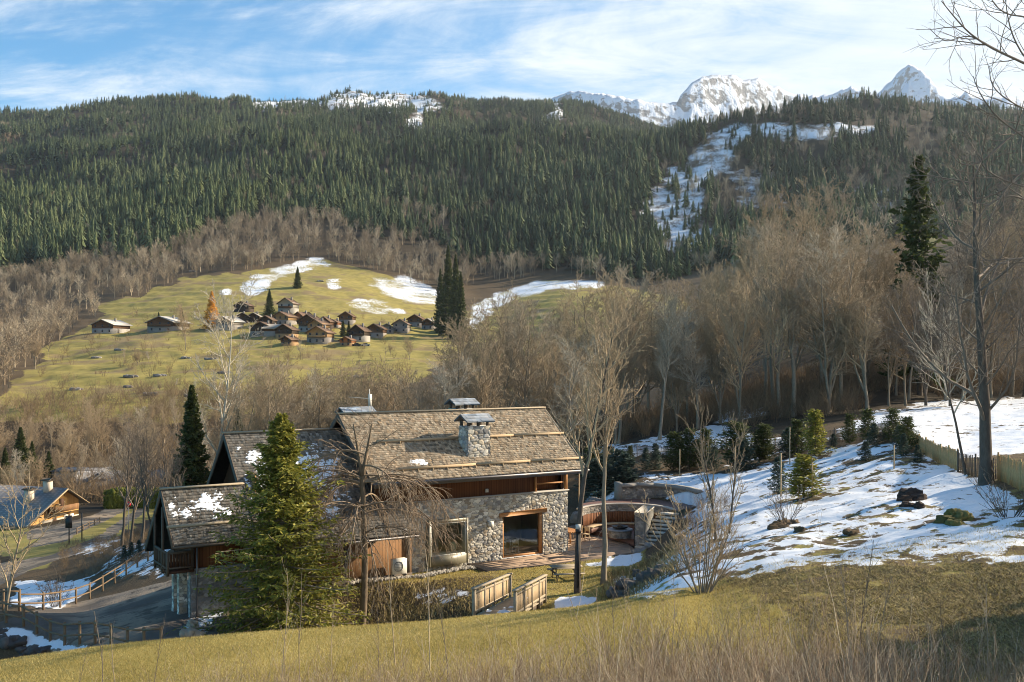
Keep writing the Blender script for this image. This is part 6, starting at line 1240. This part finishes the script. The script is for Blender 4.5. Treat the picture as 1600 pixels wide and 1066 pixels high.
for (px, py, wp, hm, ml, mu, mr_, rot, lab, across) in VH:
    g0 = hit(px, py, 420 if px > 280 else 400, 900); wd = wp * g0[1] / F * .95; hm *= 1.12; dp = wd * 1.15; e = empty('village_chalet', (g0[0], g0[1], g0[2] - .3), math.radians(-rot if not across else 90 - rot)); tag(e, lab, 'chalet')
    hm *= .86; hb = hm * .38; he = hm * .68; w2 = wd / 2
    if across: w2 = dp / 2; dp = wd
    mb = MB(); mb.box(-w2, w2, 0, dp, -2.5, hb); mb.build('wall', ml, e)
    mb = MB(); mb.prism([(-w2 - .06, hb), (-w2 - .06, he), (0, hm - .35), (w2 + .06, he), (w2 + .06, hb)], 'y', -.06, dp + .06); mb.build('timber_wall', mu, e)
    mb = MB(); o_ = wd * .09; zz = he - (hm - he) * o_ / w2; mb.prism([(-w2 - o_, zz), (0, hm), (w2 + o_, zz), (w2 + o_, zz - .3), (0, hm - .35), (-w2 - o_, zz - .3)], 'y', -1.3, dp + 1); ro = mb.build('roof', mr_, e); mb = MB(); mb.beam((-w2 - o_, -1.32, zz - .12), (0, -1.32, hm - .12), .08, .32, (0, 1, 0)); mb.beam((0, -1.32, hm - .12), (w2 + o_, -1.32, zz - .12), .082, .32, (0, 1, 0)); mb.build('barge_board', M_vtan, ro)
    mb = MB(); mb.box(w2 * .3, w2 * .3 + .8, dp * .5, dp * .5 + .8, he, hm + .7); mb.build('chimney', M_vgrey, ro)
    for q in range(2):
        for k in range(2 if wd < 9 else 3):
            x = -w2 + (k + .5) * 2 * w2 / (2 if wd < 9 else 3); z = hb * .35 if q == 0 else he * .72; mb = MB(); mb.box(x - .45, x + .45, -.14, -.07, z, z + 1.2); mb.build('window', M_vwin, e)
    if hm >= 8: mb = MB(); mb.box(-w2 * .9, w2 * .9, -1.0, -.07, hb, hb + .15); mb.box(-w2 * .9, w2 * .9, -1.0, -.93, hb + .15, hb + 1.0); mb.build('balcony', mu if mu is not M_vwhite else M_vbrown, e)
for px, py, c, l in ((557, 541, (.05, .05, .06), 'dark car parked below the village chalets, left of the pale one'), (571, 541, (.45, .47, .5), 'pale grey car parked below the village chalets')):
    g0 = hit(px, py, 400, 900); e = empty('parked_car', tuple(g0), .1); tag(e, l, 'car'); mc = m_plain('car_paint', c, .05, 1, .3, .6, 0)
    mb = MB(); mb.prism([(-2.1, .3), (-2.15, .8), (-1.3, .95), (-.8, 1.45), (.7, 1.45), (1.3, .95), (2.1, .85), (2.15, .3)], 'y', 0, 1.7); mb.build('body', mc, e)
    mb = MB(); mb.prism([(-1.15, .97), (-.75, 1.38), (.65, 1.38), (1.15, .97)], 'y', -.02, 1.72); mb.build('window', M_vwin, e)
    for x in (-1.35, 1.35):
        for y in (-.03, 1.55): mb = MB(); mb.cyl((x, y, .32), (x, y + .18, .32), .32, .32, 12); mb.build('wheel', M_dark, e)

# ------------------------------------------------------------------ trees outside the right of the frame (they shade the foreground) and near branches
for k, (x, y, hgt) in enumerate([(34, 27, 14), (38, 32, 16), (33, 23, 12), (41, 28, 17), (36, 18, 14), (30, 24, 11)]):
    tree('spruce_tree', cmA, A(x, y, float(height(x, y))), 'tall spruce outside the right edge throwing shade on the bank', 'spruce', 'spruces outside the right edge', k, (hgt / 15 * 1.3, hgt / 15 * 1.3, hgt / 15))
for k, (x, y, hgt) in enumerate([(48, 46, 12)]):
    tree('bare_tree', GROVE_D[k % 3], A(x, y, float(height(x, y))), 'bare tree at the right side of the garden beyond the picket fence', 'bare tree', None, k * 1.3, (hgt / 20 * 1.2, hgt / 20 * 1.2, hgt / 20))
def near_branches():
    rng = np.random.default_rng(66); tr, cr_ = MB(), MB(); base = gxy(1960, 14.0); b0 = A(0, 0, 0)
    P = np.array([[0, 0, -.4], [0, .1, 1.5], [-.1, .1, 3], [-.2, .1, 4.5], [-.3, .2, 6], [-.3, .3, 7.6], [-.2, .3, 9], [-.1, .2, 10.5]]); tr.tubes(P[None], np.linspace(.24, .06, 8)[None], 8)
    L = [([(1700, 150, 13.8), (1600, 98, 13.2), (1549, 76, 13), (1515, 53, 12.9), (1492, 28, 12.8), (1468, -2, 12.7)], .019), ([(1600, 98, 13.2), (1560, 80, 13.1), (1515, 53, 12.9), (1492, 62, 12.8), (1473, 65, 12.7), (1449, 42, 12.7)], .011),
         ([(1720, 60, 13.4), (1600, 25, 12.6), (1577, 24, 12.6), (1560, 14, 12.5), (1549, 0, 12.5), (1540, -20, 12.4)], .012), ([(1700, 200, 13.5), (1600, 92, 13), (1582, 56, 12.9), (1575, 30, 12.9), (1571, 0, 12.9), (1568, -30, 12.8)], .013),
         ([(1760, 320, 13.8), (1600, 214, 13), (1560, 186, 12.9), (1537, 157, 12.8), (1523, 129, 12.7), (1521, 118, 12.7)], .014), ([(1740, 230, 13.5), (1600, 172, 12.8), (1563, 149, 12.7), (1549, 132, 12.6), (1546, 112, 12.6), (1545, 100, 12.6)], .011),
         ([(1780, 260, 14), (1600, 191, 13.3), (1560, 231, 13.1), (1526, 259, 13), (1498, 257, 12.9), (1487, 239, 12.9)], .015), ([(1750, 330, 13.8), (1600, 292, 13.2), (1566, 281, 13.1), (1537, 264, 13), (1526, 239, 13), (1506, 208, 12.9)], .013),
         ([(1780, 420, 14.2), (1640, 330, 13.6), (1580, 300, 13.4), (1540, 320, 13.3), (1515, 370, 13.2), (1508, 420, 13.2)], .016), ([(1780, 350, 14.2), (1650, 250, 13.7), (1600, 260, 13.5), (1560, 310, 13.3), (1530, 380, 13.2), (1520, 440, 13.2)], .014),
         ([(1790, 480, 14), (1660, 420, 13.5), (1600, 400, 13.3), (1560, 410, 13.2), (1530, 440, 13.1), (1515, 480, 13)], .014), ([(1800, 150, 14), (1690, 130, 13.7), (1620, 150, 13.5), (1590, 190, 13.4), (1575, 240, 13.3), (1570, 300, 13.3)], .013)]
    Ps, Rs = [], []
    for pts, r_ in L:
        w_ = np.array([W(*p) for p in pts]) - base; t = np.linspace(0, 5, 16); w2 = np.stack([np.interp(t, range(6), w_[:, k]) for k in range(3)], -1); w2 = blur(w2, 1.0, 0); w2[0] = w_[0]
        st_ = A(-.2, .2, min(9.5, max(2, w_[0][2] - 1.0))); full = np.concatenate([[st_], [(st_ + w_[0]) / 2 + A(0, 0, .2)], w2]); Ps.append(full); Rs.append(np.concatenate([[r_ * 1.8, r_ * 1.4], np.linspace(r_ * 1.0, r_ * .28, 16)]))
    Ps, Rs = np.array(Ps), np.array(Rs); cr_.tubes(Ps, Rs, 6)
    Q, RR = children(rng, Ps, Rs, 9, .2, .98, .7, .14, 6, .10, .04, .014, .003, .3); cr_.tubes(Q, RR, 4); Q, RR = children(rng, Q, RR, 4, .2, .98, .7, .4, 4, .1, .03, .02, .002, .3); cr_.tubes(Q, RR, 3)
    return tr, cr_, base
a_, b_, c_ = near_branches(); tree('bare_tree', [('trunk', a_.mesh('trunk', M_bark_dark, True)), ('crown', b_.mesh('crown', M_twig_d, False))], c_, 'near dark bare tree whose thin budded branches reach in from the upper right edge', 'bare tree')

# ------------------------------------------------------------------ foreground brush and grass
r = np.random.default_rng(200)
def strip_pts(N, x0, x1, y0f, y1f):
    """random ground points whose picture row lies between two curves; the bank is a single visible sheet there"""
    px = r.uniform(x0, x1, N); Y = np.exp(r.uniform(math.log(8), math.log(33.5), N)); X = (px - CX) / F * Y; z = height(X, Y); py = HY - F * z / Y; return px, Y, X, z, py
px, Y, X, z, py = strip_pts(90000, -60, 1680, 0, 0)
lim = np.interp(px, [-60, 200, 320, 500, 700, 850, 1000, 1200, 1400, 1700], [1180, 1130, 1100, 1098, 1096, 1084, 1072, 1068, 1078, 1090]) + (fbm(px / 60, px * 0, 3, 5) - .5) * 60
kp = (py > lim) & (py < 1420) & (r.random(len(px)) < np.interp(px, [-60, 250, 420, 1300, 1450, 1700], [.10, .35, 1, 1, .5, .4])); kp = np.nonzero(kp)[0][:13500]; n = len(kp)
hh = r.gamma(5, .2, n) * .95 + .25; base = np.stack([X, Y, z], -1)[kp]; hh *= np.interp(px[kp], [0, 300, 800, 950, 1300, 1600], [.7, .6, .6, .74, .76, .6])
def stems(base, hh, wob, sp, k=5, r0=.0045):
    n = len(base); a = r.random(n) * 6.28; d = np.stack([np.cos(a) * sp, np.sin(a) * sp, np.ones(n)], -1) * 1.0; d[:, :2] *= r.random((n, 1)); P = np.zeros((n, k, 3)); P[:, 0] = base - A(0, 0, .05)
    for j in range(1, k): d = d + r.normal(0, wob, d.shape); d /= np.linalg.norm(d, axis=1, keepdims=True); P[:, j] = P[:, j - 1] + d * (hh / (k - 1))[:, None]
    return P, (r0 * (.7 + .6 * r.random(n)) * (.5 + .5 * hh))[:, None] * np.linspace(1, .35, k)[None]
mb = MB(); P, R_ = stems(base, hh, .10, .45)
def colr(n, k, sides): c = r.random(n); return np.stack([np.repeat(c, k * sides)] * 3, -1)
mb.tubes(P, R_, 3, col=colr(n, 5, 3)); Q, RR = children(r, P, R_, 4, .3, .97, .5, .4, 4, .12, .05, .012, .0022, .4); mb.tubes(Q, RR, 3, col=colr(len(Q), 4, 3))
Q, RR = children(r, Q, RR, 2, .3, .97, .5, .55, 3, .12, .05, .012, .0018, .4); mb.tubes(Q, RR, 3, col=colr(len(Q), 3, 3))
def f_br(g): g.out(g.ramp(g.attr('Col', 'Fac'), [(0, (.16, .105, .07)), (.5, (.38, .28, .185)), (.85, (.54, .43, .30)), (1, (.66, .56, .42))]))
M_brush = mat('brush_stems', f_br, .9); tag(mb.build('brush', M_brush), 'dense dry brush of thin tan stems along the bottom of the picture', kind='stuff')
TS = []
for k, (px_, Y_, h_) in enumerate([(160, 24, 2.1), (182, 23, 1.9), (110, 22, 1.6), (440, 24, 2.7), (468, 23, 2.5), (618, 25, 3.2), (595, 22, 1.8), (672, 24, 2.9), (700, 23, 2.2), (1330, 21, 2.2), (1345, 22, 2.6), (1368, 21, 2.0), (1480, 20, 1.6), (1050, 22, 1.9), (960, 24, 1.7), (1545, 19, 1.8), (240, 25, 1.7), (520, 24, 1.9)]):
    b2 = MB(); P1, R1 = stems(A(0, 0, 0)[None], np.array([h_]), .05, .15, 8, .007); b2.tubes(P1, R1, 4); Q1, RR1 = children(np.random.default_rng(k), P1, R1, 11, .35, .97, .45, .3, 4, .08, .06, .012, .003); b2.tubes(Q1, RR1, 3)
    ob = b2.build('tall_stalk', M_twig_r if k % 2 else M_twig_d, None, True, loc=tuple(gxy(px_, Y_))); tag(ob, 'tall dry branching stalk rising out of the brush', 'stalk', 'tall stalks in the brush'); TS.append(ob)
relabel(TS, 'tall dry branching stalk above the brush, {}')
# grass blades on the near bank and around
def blades(N, x0, x1, Y0, Y1, h0, h1, label, name='grass', w=.012, flt=None, mt=None, lean=.5):
    px = r.uniform(x0, x1, N); Y = np.exp(r.uniform(math.log(Y0), math.log(Y1), N)); X = (px - CX) / F * Y; z = height(X, Y); m = np.ones(N, bool)
    if flt is not None: m = flt(px, Y, X, z)
    b = np.stack([X, Y, z], -1)[m]; n = len(b); h = r.uniform(h0, h1, n); a = r.random(n) * 6.28; wv = np.stack([np.cos(a), np.sin(a), 0 * a], -1) * (w * r.uniform(.6, 1.4, n))[:, None]; tip = b + np.stack([r.normal(0, lean, n) * h, r.normal(0, lean, n) * h, h], -1)
    v = np.stack([b - wv, b + wv, tip], 1).reshape(-1, 3); cc = np.clip(r.random(n) * .6 + .4 * fbm(X[m] / 2.5, Y[m] / 2.5, 3, 61) + .0, 0, 1); mb = MB(); mb.add(v, None, np.arange(3 * n).reshape(-1, 3), col=np.repeat(np.stack([cc] * 3, -1), 3, 0)); tag(mb.build(name, mt or M_blade), label, kind='stuff')
def f_bl(g): c = g.ramp(g.attr('Col', 'Fac'), [(0, (.16, .135, .03)), (.4, (.37, .285, .09)), (.7, (.55, .44, .17)), (1, (.68, .56, .33))]); g.out(c); g.translucent(c, .4)
M_blade = mat('grass_blades', f_bl, .85)
def f_ll(g): g.out(g.ramp(g.attr('Col', 'Fac'), [(0, (.08, .058, .03)), (.5, (.27, .20, .09)), (.85, (.44, .35, .16)), (1, (.56, .46, .27))]))
M_leaf = mat('dry_leaves', f_ll, .9)
blades(420000, -40, 1660, 17, 36, .025, .075, 'short dry sunlit grass on the near bank', w=.007, flt=lambda px, Y, X, z: (px < 1150 + (HY - F * z / Y - 915) * 2.0 + r.normal(0, 60, len(px))) | (r.random(len(px)) < .30))
blades(170000, 1100, 1660, 17, 42, .02, .06, 'dead leaves and matted grass on the shaded slope', name='leaf_litter', w=.016, lean=1.6, mt=M_leaf, flt=lambda px, Y, X, z: (lookup(Sm, px, Y) < .3) & (px > 1140 + (HY - F * z / Y - 915) * 2.0 + r.normal(0, 70, len(px))) & (fbm(X / .9, Y / .9, 3, 8) > .37))
blades(60000, 330, 1010, 46, 62, .03, .08, 'short grass of the chalet lawn', w=.02, flt=lambda px, Y, X, z: (lookup(Sm, px, Y) < .2))
blades(16000, 560, 1060, 41, 56, .1, .35, 'rough tufts of grass in the stream gully', name='gully_grass', w=.02, mt=M_leaf, flt=lambda px, Y, X, z: (z < -11.9) | (px > 940))

# ------------------------------------------------------------------ haze

hz = MB(); hz.box(-5200, 5200, -60, 7400, -60, 1760); ho = hz.build('haze', None); tag(ho, kind='stuff')
hm_ = bpy.data.materials.new('haze'); hm_.use_nodes = True; nt = hm_.node_tree; nt.nodes.clear(); vo = nt.nodes.new('ShaderNodeVolumePrincipled'); vo.inputs['Color'].default_value = (.78, .88, 1, 1); vo.inputs['Density'].default_value = 3.6e-5; vo.inputs['Anisotropy'].default_value = .3
mo = nt.nodes.new('ShaderNodeOutputMaterial'); nt.links.new(vo.outputs[0], mo.inputs['Volume']); ho.data.materials.append(hm_)
